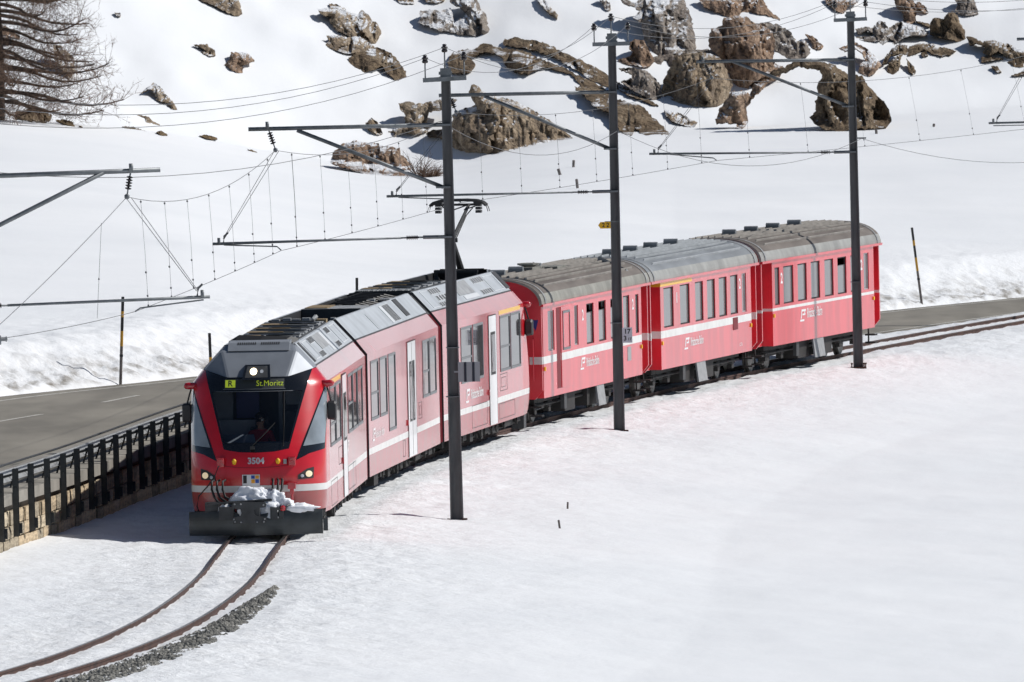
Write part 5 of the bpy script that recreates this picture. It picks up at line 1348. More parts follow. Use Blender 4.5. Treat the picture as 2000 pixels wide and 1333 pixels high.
# running gear
def wheelset(mb, y, r=.37, g=.53):
    for s in (-1, 1):
        mb.lathe((s * (g + .07), y, r), (-s, 0, 0), [(0, .05), (.01, r * .62), (.03, r * .66), (.035, r * .82), (.0, r * .98), (.11, r * .995), (.115, r * 1.06), (.14, r * 1.06), (.142, .1)], 22, 1)
    mb.tube([(-g, y, r), (g, y, r)], .07, 8, 0)
def bogie(parent, y, wb=2.0, hwid=.95, skirt=False):
    mb = MB()
    if not skirt:
        for d in (-wb / 2, wb / 2): wheelset(mb, y + d)
    for s in (-1, 1):
        mb.box(s * (hwid - .12), s * hwid, y - wb / 2 - .3, y + wb / 2 + .3, .36, .50, 0)
        for d in (-wb / 2, wb / 2):
            mb.box(s * (hwid - .05), s * (hwid + .08), y + d - .13, y + d + .13, .26, .50, 0)
            for e_ in (-.22, .22):
                for i in range(5): mb.lathe((s * (hwid + .02), y + d + e_, .38 + .05 * i), (0, 0, 1), [(0, .06), (.02, .075), (.04, .06)], 8, 0)
        mb.box(s * (hwid - .1), s * (hwid + .02), y - .25, y + .25, .40, .62, 0)
    mb.box(-.8, .8, y - .3, y + .3, .3, .58, 0)
    o = mb.build('bogie', ['under', 'wheel_steel'], parent)
    if skirt:
        for d in (-wb / 2, wb / 2):
            m_ = MB(); wheelset(m_, y + d); m_.build('wheelset', ['under', 'wheel_steel'], o)
    return o
for body, ys_ in ((b1, (3.2, 12.2)), (b2, (3.0, 12.2)), (b3, (2.4, 11.6))):
    for y in ys_: bogie(body, y)
    Lb = {b1: L1, b2: L2, b3: L3}[body]
    mb = MB(); mb.box(-1.1, 1.1, 1.2, Lb - .6, .22, .415, 0)
    for s in (-1, 1):
        rgu = random.Random(int(Lb * 7) + s); y = 1.6
        while y < Lb - 1.4:
            w_ = rgu.uniform(.25, 1.1); mb.box(s * 1.0, s * rgu.uniform(1.1, 1.26), y, y + w_, rgu.uniform(.16, .30), .415, 0)
            if rgu.random() < .5: mb.tube([(s * 1.2, y + w_, .40), (s * 1.25, y + w_ + .1, .24), (s * 1.22, y + w_ + .2, .40)], .018, 5, 0)
            y += w_ + rgu.uniform(.1, .7)
    mb.build('underframe', 'under', body)
mb = MB(); mb.box(1.0, 1.28, L3 - 1.6, L3 - 1.2, .1, .45); mb.build('rail_guard', 'gear_dark', b3)
# cab of the rear end: pull-down window strip
window(b3, HW, 1, 13.2 - .18, 13.2 + .0, 1.7, 2.8, 0.0, 0.03, 0.01) if False else None

# pantograph
pan = empty('tmp'); bpy.data.objects.remove(pan)
yq = 12.45
mb = MB()
for x in (-.45, .45):
    for y in (yq - .5, yq + .5): mb.lathe((x, y, 3.36), (0, 0, 1), [(0, .05), (.04, .08), (.08, .05), (.12, .08), (.16, .05), (.2, .08), (.26, .04), (.34, .04)], 8, 0)
mb.box(-.5, .5, yq - .55, yq - .47, 3.70, 3.76, 0); mb.box(-.5, .5, yq + .47, yq + .55, 3.70, 3.76, 0); mb.box(-.04, .04, yq - .5, yq + .5, 3.70, 3.76, 0)
kn = (.0, yq - 1.0, 4.45); hd = (.24, yq + .15, 5.22)
mb.tube([(0, yq + .3, 3.76), kn], [.085, .06], 8, 0); mb.lathe((-.12, kn[1], kn[2]), (1, 0, 0), [(0, .05), (.24, .05)], 8)
mb.tube([kn, hd], [.05, .035], 8, 0); mb.tube([(kn[0] + .05, kn[1], kn[2] - .05), (.22, yq - .2, 4.98), (hd[0] + .08, hd[1], hd[2] - .08)], .014, 5)
mb.tube([(-.42, hd[1], 5.22), (.42, hd[1], 5.22)], .028, 7)
for d in (-.14, .14):
    mb.tube([(-.64, yq + .15 + d, 5.20), (-.56, yq + .15 + d, 5.27), (-.42, yq + .15 + d, 5.31), (-.2, yq + .15 + d, 5.325), (.2, yq + .15 + d, 5.325), (.42, yq + .15 + d, 5.31), (.56, yq + .15 + d, 5.27), (.64, yq + .15 + d, 5.20)], .032, 7)
    for s in (-1, 1): mb.tube([(s * .52, yq + .15 + d, 5.28), (s * .60, yq + .15 + d, 5.25), (s * .66, yq + .15 + d, 5.16), (s * .69, yq + .15 + d, 5.06)], .009, 4)
for s in (-1, 1):
    for i in range(3): mb.box(s * .40, s * .52, yq + .02, yq + .28, 5.03 + .075 * i, 5.09 + .075 * i)
    mb.box(s * .36, s * .54, yq + .0, yq + .3, 5.22, 5.29)
    mb.tube([(s * .38, hd[1], 5.18), (s * .12, hd[1], 5.10), hd], .016, 5)
mb.build('pantograph', 'gear_black', b3)

# ================================================================== DRIVER
def driver():
    M1 = Matrix.Translation(Vector(p0)) @ Matrix.Translation(b1.location) @ b1.rotation_euler.to_matrix().to_4x4()
    o0 = M1 @ Vector((-.02, 1.98, 1.40))
    root = tag(empty('person', o0, b1.rotation_euler.z), 'person in a red jacket and dark sunglasses seated behind the windscreen', 'person')
    J = {'pel': (0, 0, .08), 'sp': (0, .02, .28), 'ch': (0, .0, .48), 'nk': (0, -.02, .62), 'hd0': (0, -.03, .69), 'hd1': (0, -.045, .80), 'hd2': (0, -.03, .89),
         'shl': (-.19, -.01, .53), 'ell': (-.27, -.12, .30), 'wrl': (-.22, -.38, .32), 'shr': (.19, -.01, .53), 'elr': (.27, -.12, .30), 'wrr': (.22, -.38, .32),
         'hil': (-.10, -.02, .06), 'knl': (-.14, -.46, .10), 'anl': (-.14, -.50, -.36), 'tol': (-.14, -.66, -.42), 'hir': (.10, -.02, .06), 'knr': (.14, -.46, .10), 'anr': (.14, -.50, -.36), 'tor': (.14, -.66, -.42), 'hal': (-.19, -.48, .33), 'har': (.19, -.48, .33)}
    Rr = {'pel': .15, 'sp': .14, 'ch': .155, 'nk': .06, 'hd0': .075, 'hd1': .098, 'hd2': .085, 'shl': .075, 'shr': .075, 'ell': .05, 'elr': .05, 'wrl': .033, 'wrr': .033, 'hil': .09, 'hir': .09, 'knl': .065, 'knr': .065, 'anl': .045, 'anr': .045, 'tol': .035, 'tor': .035, 'hal': .035, 'har': .035}
    E = [('pel', 'sp'), ('sp', 'ch'), ('ch', 'nk'), ('nk', 'hd0'), ('hd0', 'hd1'), ('hd1', 'hd2'), ('ch', 'shl'), ('shl', 'ell'), ('ell', 'wrl'), ('wrl', 'hal'), ('ch', 'shr'), ('shr', 'elr'), ('elr', 'wrr'), ('wrr', 'har'),
         ('pel', 'hil'), ('hil', 'knl'), ('knl', 'anl'), ('anl', 'tol'), ('pel', 'hir'), ('hir', 'knr'), ('knr', 'anr'), ('anr', 'tor')]
    ks = list(J)
    me = bpy.data.meshes.new('body'); me.from_pydata([J[k] for k in ks], [(ks.index(a), ks.index(b)) for a, b in E], [])
    ob = bpy.data.objects.new('body', me); COL.objects.link(ob)
    sk = ob.modifiers.new('skin', 'SKIN'); sk.use_smooth_shade = True
    if not me.skin_vertices: return
    for i, k in enumerate(ks):
        r = Rr[k]; me.skin_vertices[0].data[i].radius = (r, r * (.75 if k in ('pel', 'sp', 'ch') else 1)); me.skin_vertices[0].data[i].use_root = (k == 'pel')
    ss = ob.modifiers.new('sub', 'SUBSURF'); ss.levels = 2; ss.render_levels = 2
    dg = bpy.context.evaluated_depsgraph_get(); dg.update()
    m2_ = bpy.data.meshes.new_from_object(ob.evaluated_get(dg))
    bpy.data.objects.remove(ob)
    m2_.materials.clear()
    for k in ('skin', 'jacket', 'shades'): m2_.materials.append(MATS[k])
    for p in m2_.polygons:
        c = p.center
        p.material_index = 0 if (c.z > .615 or (abs(c.x) < .26 and c.y < -.40 and c.z > .25)) else (1 if c.z > .14 else 2); p.use_smooth = True
    ob = bpy.data.objects.new('body', m2_); COL.objects.link(ob); ob.parent = root
    mb = MB(); blob(mb, (0, -.005, .85), (.108, .118, .10), 2, amp=.08); mb.build('hair', 'hair', root, smooth=True)
    mb = MB()
    for s in (-1, 1): mb.lathe((s * .042, -.145, .80), (s * .25, -1, 0), [(0, .034), (.008, .036), (.014, .03)], 12); mb.tube([(s * .075, -.14, .803), (s * .10, -.05, .80)], .005, 4)
    mb.tube([(-.02, -.15, .805), (.02, -.15, .805)], .006, 4); mb.build('sunglasses', 'shades', root)
    mb = MB(); mb.add([(0, -.165, .765), (-.018, -.135, .755), (.018, -.135, .755), (0, -.14, .81)], [(0, 1, 3), (0, 3, 2), (0, 2, 1)]); mb.build('nose', 'skin', root)
driver()

# ================================================================== COACHES
CW = 1.30
EAVE, BOT = 2.78, 0.65
def roof_profile(n=25, rise=0.60):
    P = []
    for i in range(n):
        a = math.pi * i / (n - 1); c, s = math.cos(a), math.sin(a)
        P.append((1.33 * math.copysign(abs(c) ** 0.72, c), EAVE + .02 + rise * s ** 0.95))
    return P
def coach(a, L, rf, rr, wins, stripe, red, roof_m, band_m, label, vents_y, plates, kind):
    A, d, rz = frame(a - rf, a + L + rr)
    root = tag(empty('passenger_coach', A, rz), label, 'railway coach', 'red coaches behind the railcar')
    O = rf                                                     # local y of the main side's start
    mb = MB()
    z0, z1 = stripe
    bands = [(BOT, z0, 0), (z0, z1, 1), (z1, EAVE, 0)]
    holes = [(O + w[0], O + w[1], w[2], w[3]) for w in wins]
    for s in (1, -1):
        holed_wall(mb, CW, O, O + L, bands, holes, 0.075, s, 0)
        for (ya, yb) in ((0.08, O), (O + L, O + L + rr - .08)):
            for (za, zb, mi) in bands:
                x = s * (CW - .28); q = [(x, ya, za), (x, yb, za), (x, yb, zb), (x, ya, zb)]; mb.add(q, [(0, 1, 2, 3) if s > 0 else (3, 2, 1, 0)], mi)
        for y in (O, O + L):
            for (za, zb, mi) in bands:
                q = [(s * (CW - .28), y, za), (s * CW, y, za), (s * CW, y, zb), (s * (CW - .28), y, zb)]; mb.add(q, [(0, 1, 2, 3)], mi)
    mb.add([(-CW, O, BOT), (CW, O, BOT), (CW, O + L, BOT), (-CW, O + L, BOT)], [(3, 2, 1, 0)], 2)
    mb.add([(-1.02, .0, BOT + .1), (1.02, .0, BOT + .1), (1.02, rf + L + rr, BOT + .1), (-1.02, rf + L + rr, BOT + .1)], [(3, 2, 1, 0)], 2)
    mb.build('body', [red, 'white_stripe', 'under'], root)
    # ends
    for ya, yb in ((0.0, .08), (rf + L + rr - .08, rf + L + rr)):
        mb = MB(); prof = [(-1.12, BOT - .02), (1.12, BOT - .02), (CW - .01, BOT + .18)] + [(CW - .01, EAVE)] + [(x * .965, z - .02) for x, z in roof_profile()[1:-1]] + [(-CW + .01, EAVE), (-CW + .01, BOT + .18)]
        mb.prism(prof, lambda x, z: (x, ya, z), lambda x, z: (x, yb, z))
        e_ = mb.build('end_wall', red, root)
        for s in (-1, 1):
            mb = MB(); mb.box(s * (CW - .3), s * (CW - .007), ya - .002, yb + .002, z0, z1); mb.build('end_stripe', 'white_stripe', root)
    mb = MB(); mb.box(-.55, .55, -.42, .0, .85, 2.75, 0); mb.box(-.5, .5, rf + L + rr, rf + L + rr + .2, .85, 2.75, 0)
    mb.build('gangway', 'rubber', root)
    mb = MB(); mb.box(-1.2, -.75, -.012, .0, 1.0, 1.1, 0); mb.box(.62, .98, -.02, -.0, 1.02, 1.14, 0); mb.box(.62, .98, -.02, .0, .78, .88, 0); mb.tube([(1.1, -.06, 1.05), (1.1, -.07, 1.2), (1.1, -.07, 2.0), (1.1, -.03, 2.05)], .014, 6, 1)
    mb.build('end_fittings', ['gear_black', 'red_coach'], root)
    # roof
    P = roof_profile(); n = len(P); mb = MB(); ends = [-.10, rf + L + rr + .10]
    V = [(x, y, z) for y in ends for x, z in P]
    for i in range(n - 1):
        mi = 1 if (i < 3 or i > n - 5) else 0
        mb.add([V[i], V[i + 1], V[n + i + 1], V[n + i]], [(3, 2, 1, 0)], mi)
    inner = [(x * .955, z - .035) for x, z in P]
    for y, fl in ((ends[0], 1), (ends[1], 0)):
        for i in range(n - 1):
            q = [(*[P[i][0]], y, P[i][1]), (P[i + 1][0], y, P[i + 1][1]), (inner[i + 1][0], y, inner[i + 1][1]), (inner[i][0], y, inner[i][1])]
            mb.add(q, [(0, 1, 2, 3)], 1)
    # long standing seams
    for k in range(-6, 7):
        xk = k * .185
        zk = float(np.interp(xk, [p[0] for p in P[::-1]], [p[1] for p in P[::-1]]))
        sl = (float(np.interp(xk + .02, [p[0] for p in P[::-1]], [p[1] for p in P[::-1]])) - zk) / .02
        ang = math.atan(sl); M = Matrix.Translation((xk, 0, zk)) @ Matrix.Rotation(-ang, 4, 'Y')
        ya, yb = .55 + .10 * abs(k), rf + L + rr - .55 - .1 * abs(k)
        mb.add([(-.022, ya, -.01), (.022, ya, -.01), (.012, ya + .03, .045), (-.012, ya + .03, .045), (-.022, yb, -.01), (.022, yb, -.01), (.012, yb - .03, .045), (-.012, yb - .03, .045)], [(0, 1, 2, 3), (7, 6, 5, 4), (1, 5, 6, 2), (2, 6, 7, 3), (3, 7, 4, 0)], 2, M)
    roof = mb.build('roof', [roof_m, band_m, roof_m + '_rib'], root)
    mb = MB()
    for s in (-1, 1): mb.box(s * 1.30, s * 1.36, -.1, rf + L + rr + .1, EAVE - .035, EAVE + .025)
    mb.build('gutter', red, root)
    mb = MB()
    for y, x_ in ((.35, 0), (rf + L + rr - .35, 0)):
        for i in range(n - 1):
            q = [(P[i][0] * 1.012, y - .05, P[i][1] + .012), (P[i + 1][0] * 1.012, y - .05, P[i + 1][1] + .012), (P[i + 1][0] * 1.012, y + .05, P[i + 1][1] + .012), (P[i][0] * 1.012, y + .05, P[i][1] + .012)]
            mb.add(q, [(0, 1, 2, 3)])
    mb.build('roof_strap', 'gear_grey', roof)
    for y in vents_y:
        mb = MB(); zt = EAVE + .02 + .60
        mb.box(-.05, .05, y - .05, y + .05, zt - .03, zt + .05, 0)
        mb.lathe((-.17, y, zt + .085), (1, 0, 0), [(0, .06), (.0, .075), (.34, .075), (.34, .06)], 10, 0); mb.box(-.17, .17, y - .13, y + .13, zt + .01, zt + .055, 0)
        mb.box(-.172, -.168, y - .05, y + .05, zt + .05, zt + .12, 1)
        mb.build('roof_vent', ['roof_coach_grey', 'gear_black'], roof)
    for s in (1, -1):
        for w in wins:
            slot = len(w) > 4 and w[4] == 'slot'
            window(root, CW, s, O + w[0], O + w[1], w[2], w[3], 0.035, 0.03, 0.008, 'glass_coach', 'frame_light' if (len(w) > 4 and w[4] == 'narrow') else 'rubber', openslot=slot, split=True)
    # lower fittings
    for (yp, w_) in plates:
        mb = MB(); mb.add([(CW - .02, O + yp, BOT), (CW - .02, O + yp + w_, BOT), (CW + .06, O + yp + w_ - .12, .18), (CW + .06, O + yp - .12, .18), (CW - .06, O + yp, BOT), (CW - .06, O + yp + w_, BOT), (CW + .02, O + yp + w_ - .12, .18), (CW + .02, O + yp - .12, .18)], [(0, 1, 2, 3), (7, 6, 5, 4), (0, 3, 7, 4), (1, 5, 6, 2), (3, 2, 6, 7)])
        mb.build('step_plate', 'plate_grey', root)
    mb = MB(); mb.box(-1.0, 1.0, O + .2, O + L - .2, .52, BOT - .002, 0)
    rg = random.Random(int(a))
    for (ya, yb) in ((O + 3.6, O + 4.9), (O + L * .5, O + L * .5 + 1.6)):
        for s in (-1, 1): mb.box(s * .6, s * 1.12, ya, yb, .2, BOT - .005, 0)
    mb.tube([(1.0, O + .3, .45), (1.0, O + L - .3, .45)], .03, 6, 0)
    mb.build('underframe', 'under', root)
    mb = MB(); mb.box(1.13, 1.22, O + 3.0, O + 3.3, .28, BOT - .01, 0); mb.build('battery_box', 'gear_dark', root)
    for y in (O + 1.4, O + L - 1.9): bogie(root, y, 1.8, .92, True)
    for y in (0.2, rf + L + rr - .35):
        for s in (-1, 1):
            mb = MB(); mb.box(s * .95, s * 1.22, y, y + .28, .42, .46, 0); mb.box(s * .95, s * 1.22, y, y + .28, .22, .26, 0); mb.box(s * 1.0, s * 1.03, y + .1, y + .16, .22, BOT, 0); mb.build('step', 'under', root)
            mb = MB(); mb.tube([(s * .3, y - .2, .62), (s * .34, y - .3, .4), (s * .2, y - .35, .32)], .025, 6, 0); mb.build('air_hose', 'under', root)
        mb = MB(); mb.box(-.12, .12, y - .3, y + .4, .5, .7, 0); mb.box(-.2, .2, y - .36, y - .3, .45, .75, 0); mb.build('coupling', 'under', root)
    for (y, z) in ((O + .12, z0 - .12), (O + L - .12, z0 - .12)):
        mb = MB(); mb.box(CW - .01, CW + .03, y - .05, y + .05, z - .04, z + .05); mb.build('side_lamp', 'yellow_paint', root)
    return root, O
mat('frame_light', (0.42, 0.43, 0.44), 0.4, metal=0.3)

sA = s_of(313.9)
# coach behind the railcar
LA = 13.0
c1, O = coach(sA, LA, 0.12, 0.95, [(.65, 1.45, 1.10 + .6, 2.62, 'narrow'), (4.05, 4.55, 1.70, 2.62, 'narrow'), (5.65, 6.60, 1.66, 2.60, 'slot'), (7.25, 8.22, 1.66, 2.60, 'slot'), (8.85, 9.8, 1.66, 2.60, 'slot'), (10.55, 11.4, 1.66, 2.60), (12.2, 12.65, 1.66, 2.58)],
              (1.43, 1.60), 'red_coach', 'roof_brown', 'roof_band_brown', 'first red coach behind the railcar with brown ribbed roof and sliding door', (1.6, 3.9, 6.2), [(6.9, .95)], 1)
mb = MB(); mb.box(CW - .02, CW + .018, O + 2.25, O + 3.75, .80, 2.66, 0); mb.box(CW - .03, CW + .004, O + 1.72, O + 2.2, .80, 2.66, 1)  # dark red flush strip beside the leaf paints the shade of the door recess
mb.build('sliding_door', ['red_coach', 'red_dark'], c1)
window(c1, CW + .02, 1, O + 2.45, O + 3.35, 1.66, 2.56, 0.0, .05, .012, 'glass_coach', 'frame_grey')
mb = MB(); mb.box(CW + .0185, CW + .022, O + 2.25, O + 3.75, 1.43, 1.60); mb.build('door_stripe', 'white_stripe', c1)
mb = MB(); mb.add([(1.0, -.005, 2.45), (1.22, -.005, 2.45), (1.16, -.005, 2.2)], [(0, 1, 2)]); mb.build('triangle_mark', 'blue_tri', c1)
text_map('class_number', '2', .34, 'text_white', c1, on_side(CW + .004, O + 5.15, 2.35), bold=.01, sx=1.3)
text_map('class_number', '2', .34, 'text_white', c1, on_side(CW + .004, O + 11.85, 2.35), bold=.01, sx=1.3)
rail_logo(c1, CW + .004, O + 4.8, 1.10, .28); text_map('lettering', 'Rhätische Bahn', .29, 'text_white', c1, on_side(CW + .004, O + 5.5, 1.24), align='LEFT', bold=.004, sx=.95)
mb = MB(); mb.box(CW - .01, CW + .006, O + 11.0, O + 11.5, 1.05, 1.38); mb.build('route_plate', 'plate_grey', c1)
# roof extras of the first coach
mb = MB(); mb.box(-.2, .2, 4.9, 6.2, 3.36, 3.50, 0); mb.box(-.1, .5, 6.5, 7.6, 3.34, 3.46, 0); mb.lathe((.0, 5.5, 3.5), (0, 0, 1), [(0, .12), (.04, .26), (.08, .26), (.09, .1)], 12, 0); mb.build('roof_hatch', 'roof_band_brown', next(o for o in c1.children if o.name.startswith('roof') and o.type == 'MESH'))
mb = MB(); Lr = LA + .12
mb.add([(.45, Lr - 1.1, 3.40), (1.12, Lr - 1.1, 3.06), (1.12, Lr - .35, 3.00), (.45, Lr - .35, 3.34), (.5, Lr - 1.1, 3.52), (1.16, Lr - 1.1, 3.20), (1.16, Lr - .35, 3.05), (.5, Lr - .35, 3.38)], [(4, 5, 6, 7), (0, 1, 5, 4), (1, 2, 6, 5), (3, 0, 4, 7), (2, 3, 7, 6)])
mb.build('roof_box', 'gear_grey', c1)

LB = 11.4; sB = sA + LA + 2.5
c2, O = coach(sB, LB, 1.2, .75, [(.4, 1.6, 1.64, 2.60), (2.4, 3.6, 1.64, 2.60), (4.3, 5.3, 1.64, 2.60), (5.8, 6.8, 1.64, 2.60), (7.3, 8.3, 1.64, 2.60), (8.75, 9.7, 1.64, 2.60), (10.25, 10.8, 1.64, 2.60, 'narrow')],
              (1.40, 1.575), 'red_coach_b', 'roof_coach_grey', 'roof_band', 'middle red coach with smooth grey roof and yellow first class band', (1.6, 4.1, 6.6, 9.1), [(4.4, 1.1)], 2)
mb = MB(); mb.box(CW - .004, CW + .005, O + .0, O + 3.9, 2.64, 2.745); mb.box(CW - .28, CW + .002, O - .006, O - .001, 2.64, 2.745); mb.build('class_band', 'yellow_band', c2)
text_map('class_number', '1', .34, 'text_white', c2, on_side(CW + .004, O + 2.0, 2.3), bold=.012, sx=1.3)
text_map('class_number', '2', .34, 'text_white', c2, on_side(CW + .004, O + 9.97, 2.35), bold=.01, sx=1.2)
rail_logo(c2, CW + .004, O + 2.9, 1.02, .28); text_map('lettering', 'Rhätische Bahn', .29, 'text_white', c2, on_side(CW + .004, O + 3.6, 1.17), align='LEFT', bold=.004, sx=.9)
text_map('coach_number', 'B 2316', .12, 'text_white', c2, on_side(CW + .004, O + 9.8, .86), align='LEFT')
mb = MB(); mb.box(CW - .01, CW + .012, O + 9.0, O + 9.6, 1.25, 1.55); mb.build('sign_holder', 'red_dark', c2)

LC = 12.0; sC = sB + LB + 2.6
c3, O = coach(sC, LC, 1.2, .75, [(.3, .85, 1.66, 2.60), (1.3, 2.45, 1.66, 2.60), (2.95, 4.0, 1.66, 2.60), (4.5, 5.55, 1.66, 2.60), (6.1, 7.15, 1.66, 2.60), (7.65, 8.7, 1.66, 2.60, 'slot'), (9.2, 10.2, 1.66, 2.60), (10.8, 11.4, 1.66, 2.60, 'narrow')],
              (1.52, 1.59), 'red_coach', 'roof_brown', 'roof_band', 'last red coach with brown ribbed roof, at the rear of the train', (2.2, 4.7, 7.2, 9.7), [(4.7, 1.2)], 3)
text_map('class_number', '2', .36, 'text_white', c3, on_side(CW + .004, O + 1.08, 2.3), bold=.012, sx=1.2)
text_map('class_number', '2', .36, 'text_white', c3, on_side(CW + .004, O + 10.5, 2.3), bold=.012, sx=1.2)
rail_logo(c3, CW + .004, O + 3.2, 1.14, .30); text_map('lettering', 'Rhätische Bahn', .34, 'text_white', c3, on_side(CW + .004, O + 3.95, 1.32), align='LEFT', bold=.005, sx=.85)

# ================================================================== MASTS, ARMS AND WIRES
def P3(px, py, Y):
    X, Z = at_y(px, py, Y); return Vector((float(X), float(Y), float(Z)))
def mast(base_px, top_px, Y, pins, cross, arm, strut, low, low_ins, steady, hang, label, w0=.135, w1=.095, plate=False):
    B = P3(*base_px, Y); T_ = P3(*top_px, Y)
    gz = float(terrain(np.array([B.x]), np.array([Y]))[0])
    root = tag(empty('catenary_mast', (B.x, Y, gz)), label, 'mast', 'catenary masts beside the track')
    def L_(v): return v - Vector((B.x, Y, gz))
    # tapered H section, web towards the viewer
    mb = MB(); k0, k1 = L_(B) + Vector((0, 0, -.25)), L_(T_)
    def sec(c, w):
        d_ = w * 1.0; t = .018
        return [c + Vector(v) for v in [(-w, -d_, 0), (-w + t * 1.6, -d_, 0), (-w + t * 1.6, -.012, 0), (w - t * 1.6, -.012, 0), (w - t * 1.6, -d_, 0), (w, -d_, 0), (w, d_, 0), (w - t * 1.6, d_, 0), (w - t * 1.6, .012, 0), (-w + t * 1.6, .012, 0), (-w + t * 1.6, d_, 0), (-w, d_, 0)]]
    V = sec(k0, w0) + sec(k1, w1); n = 12
    mb.add(V, [(i, (i + 1) % n, n + (i + 1) % n, n + i) for i in range(n)] + [tuple(range(n, 2 * n))])
    mb.build('pole', 'steel_pole', root)
    # head with cross arm and pins
    mb = MB(); a, b_ = L_(P3(*cross[0], Y)), L_(P3(*cross[1], Y)); d = (b_ - a).normalized()
    mb.box(-.0, (b_ - a).length, -.05, .05, -.045, .045, 0, Matrix.Translation(a + Vector((0, -.16, 0))) @ Matrix.Rotation(-math.asin(d.z), 4, 'Y'))
    h_ = k1; mb.box(h_.x - .13, h_.x + .13, -.13, .13, h_.z - .08, h_.z + .0, 0); mb.box(h_.x - .11, h_.x + .11, -.11, .11, h_.z + .0, h_.z + .17, 0); mb.box(h_.x - .14, h_.x + .13, -.12, .12, h_.z + .04, h_.z + .1, 0)
    mb.build('cross_arm', 'galv', root)
    for i, q in enumerate(pins):
        c = L_(P3(*q, Y)); zb = (a.lerp(b_, (c.x - a.x) / (b_.x - a.x)).z) if i != 1 else h_.z + .16
        mb = MB(); mb.tube([(c.x, -.16 if i != 1 else 0, zb), (c.x, -.16 if i != 1 else 0, c.z)], .016, 6, 1)
        mb.lathe((c.x, -.16 if i != 1 else 0, c.z - .06), (0, 0, 1), [(0, .035), (.01, .06), (.05, .065), (.06, .05), (.08, .055), (.10, .075), (.115, .06), (.13, .035), (.15, .05), (.17, .03)], 10, 0)
        mb.build('pin_insulator', ['insulator', 'galv'], root, smooth=True)
    # bracket arm and strut
    mb = MB(); mb.tube([L_(P3(*arm[0], Y)), L_(P3(*arm[1], Y))], .042, 8); mb.build('bracket_arm', 'galv', root, smooth=True)
    mb = MB(); mb.tube([L_(P3(*strut[0], Y)), L_(P3(*strut[1], Y))], .040, 8); mb.build('strut', 'galv', root, smooth=True)
    for q in (arm[0], strut[1], low[0]):
        mb = MB(); c = L_(P3(*q, Y)); w = .15; mb.box(c.x - w, c.x + .14, -.155, .155, c.z - .018, c.z + .018); mb.build('collar', 'galv', root)
    # lower arm with its rod insulator
    mb = MB(); A_, B_, I_ = L_(P3(*low[0], Y)), L_(P3(*low[1], Y)), L_(P3(*low_ins, Y))
    u = (B_ - A_).normalized()
    mb.tube([A_, I_ - u * .22], .038, 8); mb.tube([I_ + u * .22, B_], [.022, .030], 8); mb.tube([I_ - u * .25, I_ + u * .25], .018, 6)
    mb.box(B_.x + (.1 if u.x < 0 else -.16), B_.x + (.16 if u.x < 0 else -.1), -.03, .03, B_.z - .02, B_.z + .12)
    mb.build('lower_arm', 'galv', root, smooth=True)
    mb = MB(); pr = [(0, .02)]
    for i in range(6): pr += [(.03 + .04 * i, .022), (.04 + .04 * i, .055), (.055 + .04 * i, .024)]
    mb.lathe(I_ - u * .14, u, pr, 10); mb.build('rod_insulator', 'insulator', root, smooth=True)
    mb = MB(); mb.tube([L_(P3(*q, Y)) for q in steady], .014, 6); mb.build('steady_arm', 'galv', root)
    # hanging chain
    mb = MB(); a, b_ = L_(P3(*hang[0], Y)), L_(P3(*hang[1], Y)); u = (b_ - a).normalized(); Lh = (b_ - a).length
    mb.tube([a, b_], .014, 5, 1); pr = []
    for i in range(5): t = Lh * (.28 + .10 * i); pr += [(t, .02), (t + .012, .062), (t + .03, .05), (t + .04, .02)]
    mb.lathe(a, u, pr, 10); mb.box(a.x - .035, a.x + .035, -.06, .06, a.z - .06, a.z + .08, 1); mb.lathe(b_, (0, 0, 1), [(-.05, .02), (-.03, .045), (.02, .045), (.04, .02)], 8, 1)
    mb.build('chain_insulator', ['insulator', 'galv'], root, smooth=True)
    # light stays from the hanger down to the lower arm
    mb = MB(); e0 = B_ + Vector((.22 if B_.x < A_.x else -.22, 0, .10))
    for dx in (-.02, .07): mb.tube([e0 + Vector((dx * .3, 0, 0)), b_ + Vector((dx, 0, -.02))], .006, 4)
    mb.tube([e0 + Vector((0, 0, -.1)), e0 + Vector((.02, 0, .05)), e0 + Vector((.1, 0, .12))], .022, 5)
    mb.build('stay_wire', 'wire', root)
    # foot
    mb = MB(); g = Vector((L_(B).x, 0, .04)); dz = 0 if plate else -.13; mb.box(g.x - .20, g.x + .20, -.2, .2, -.10 + dz, .05 + dz)
    for x in (-.17, .14, .18): mb.lathe((g.x + x, -.16, .04 + dz), (0, 0, 1), [(0, .016), (.08, .016), (.08, .03), (.12, .03), (.12, .012)], 7)
    mb.build('base_plate', 'rust', root)
    return root, L_
Y1, Y2, Y3, Y0, Y4 = 276.5, 315.0, 347.5, 236.0, 379.0
m1, l1 = mast((893, 1026), (870.5, 150), Y1, [(830, 118), (868, 97), (906, 112)], ((826, 157), (911, 152)), ((866, 244), (485, 253)), ((580, 255), (866, 366)), ((870, 463), (415, 477)), (805, 464.5), [(437, 479), (541, 482), (549, 489)], ((522, 246), (538, 293)), 'front catenary mast with striped sign, standing beside the railcar')
m2_, l2 = mast((1210, 854), (1195, 80), Y2, [(1160, 55), (1193, 36), (1226, 53)], ((1157, 87), (1230, 85)), ((1192, 180), (857, 187)), ((945, 188), (1192, 291)), ((1195, 374), (755, 384)), (1138, 375.5), [(778, 386), (893, 390), (900, 396)], ((877, 184), (891, 219)), 'middle catenary mast carrying the white kilometre plate and yellow tag', .13, .092)
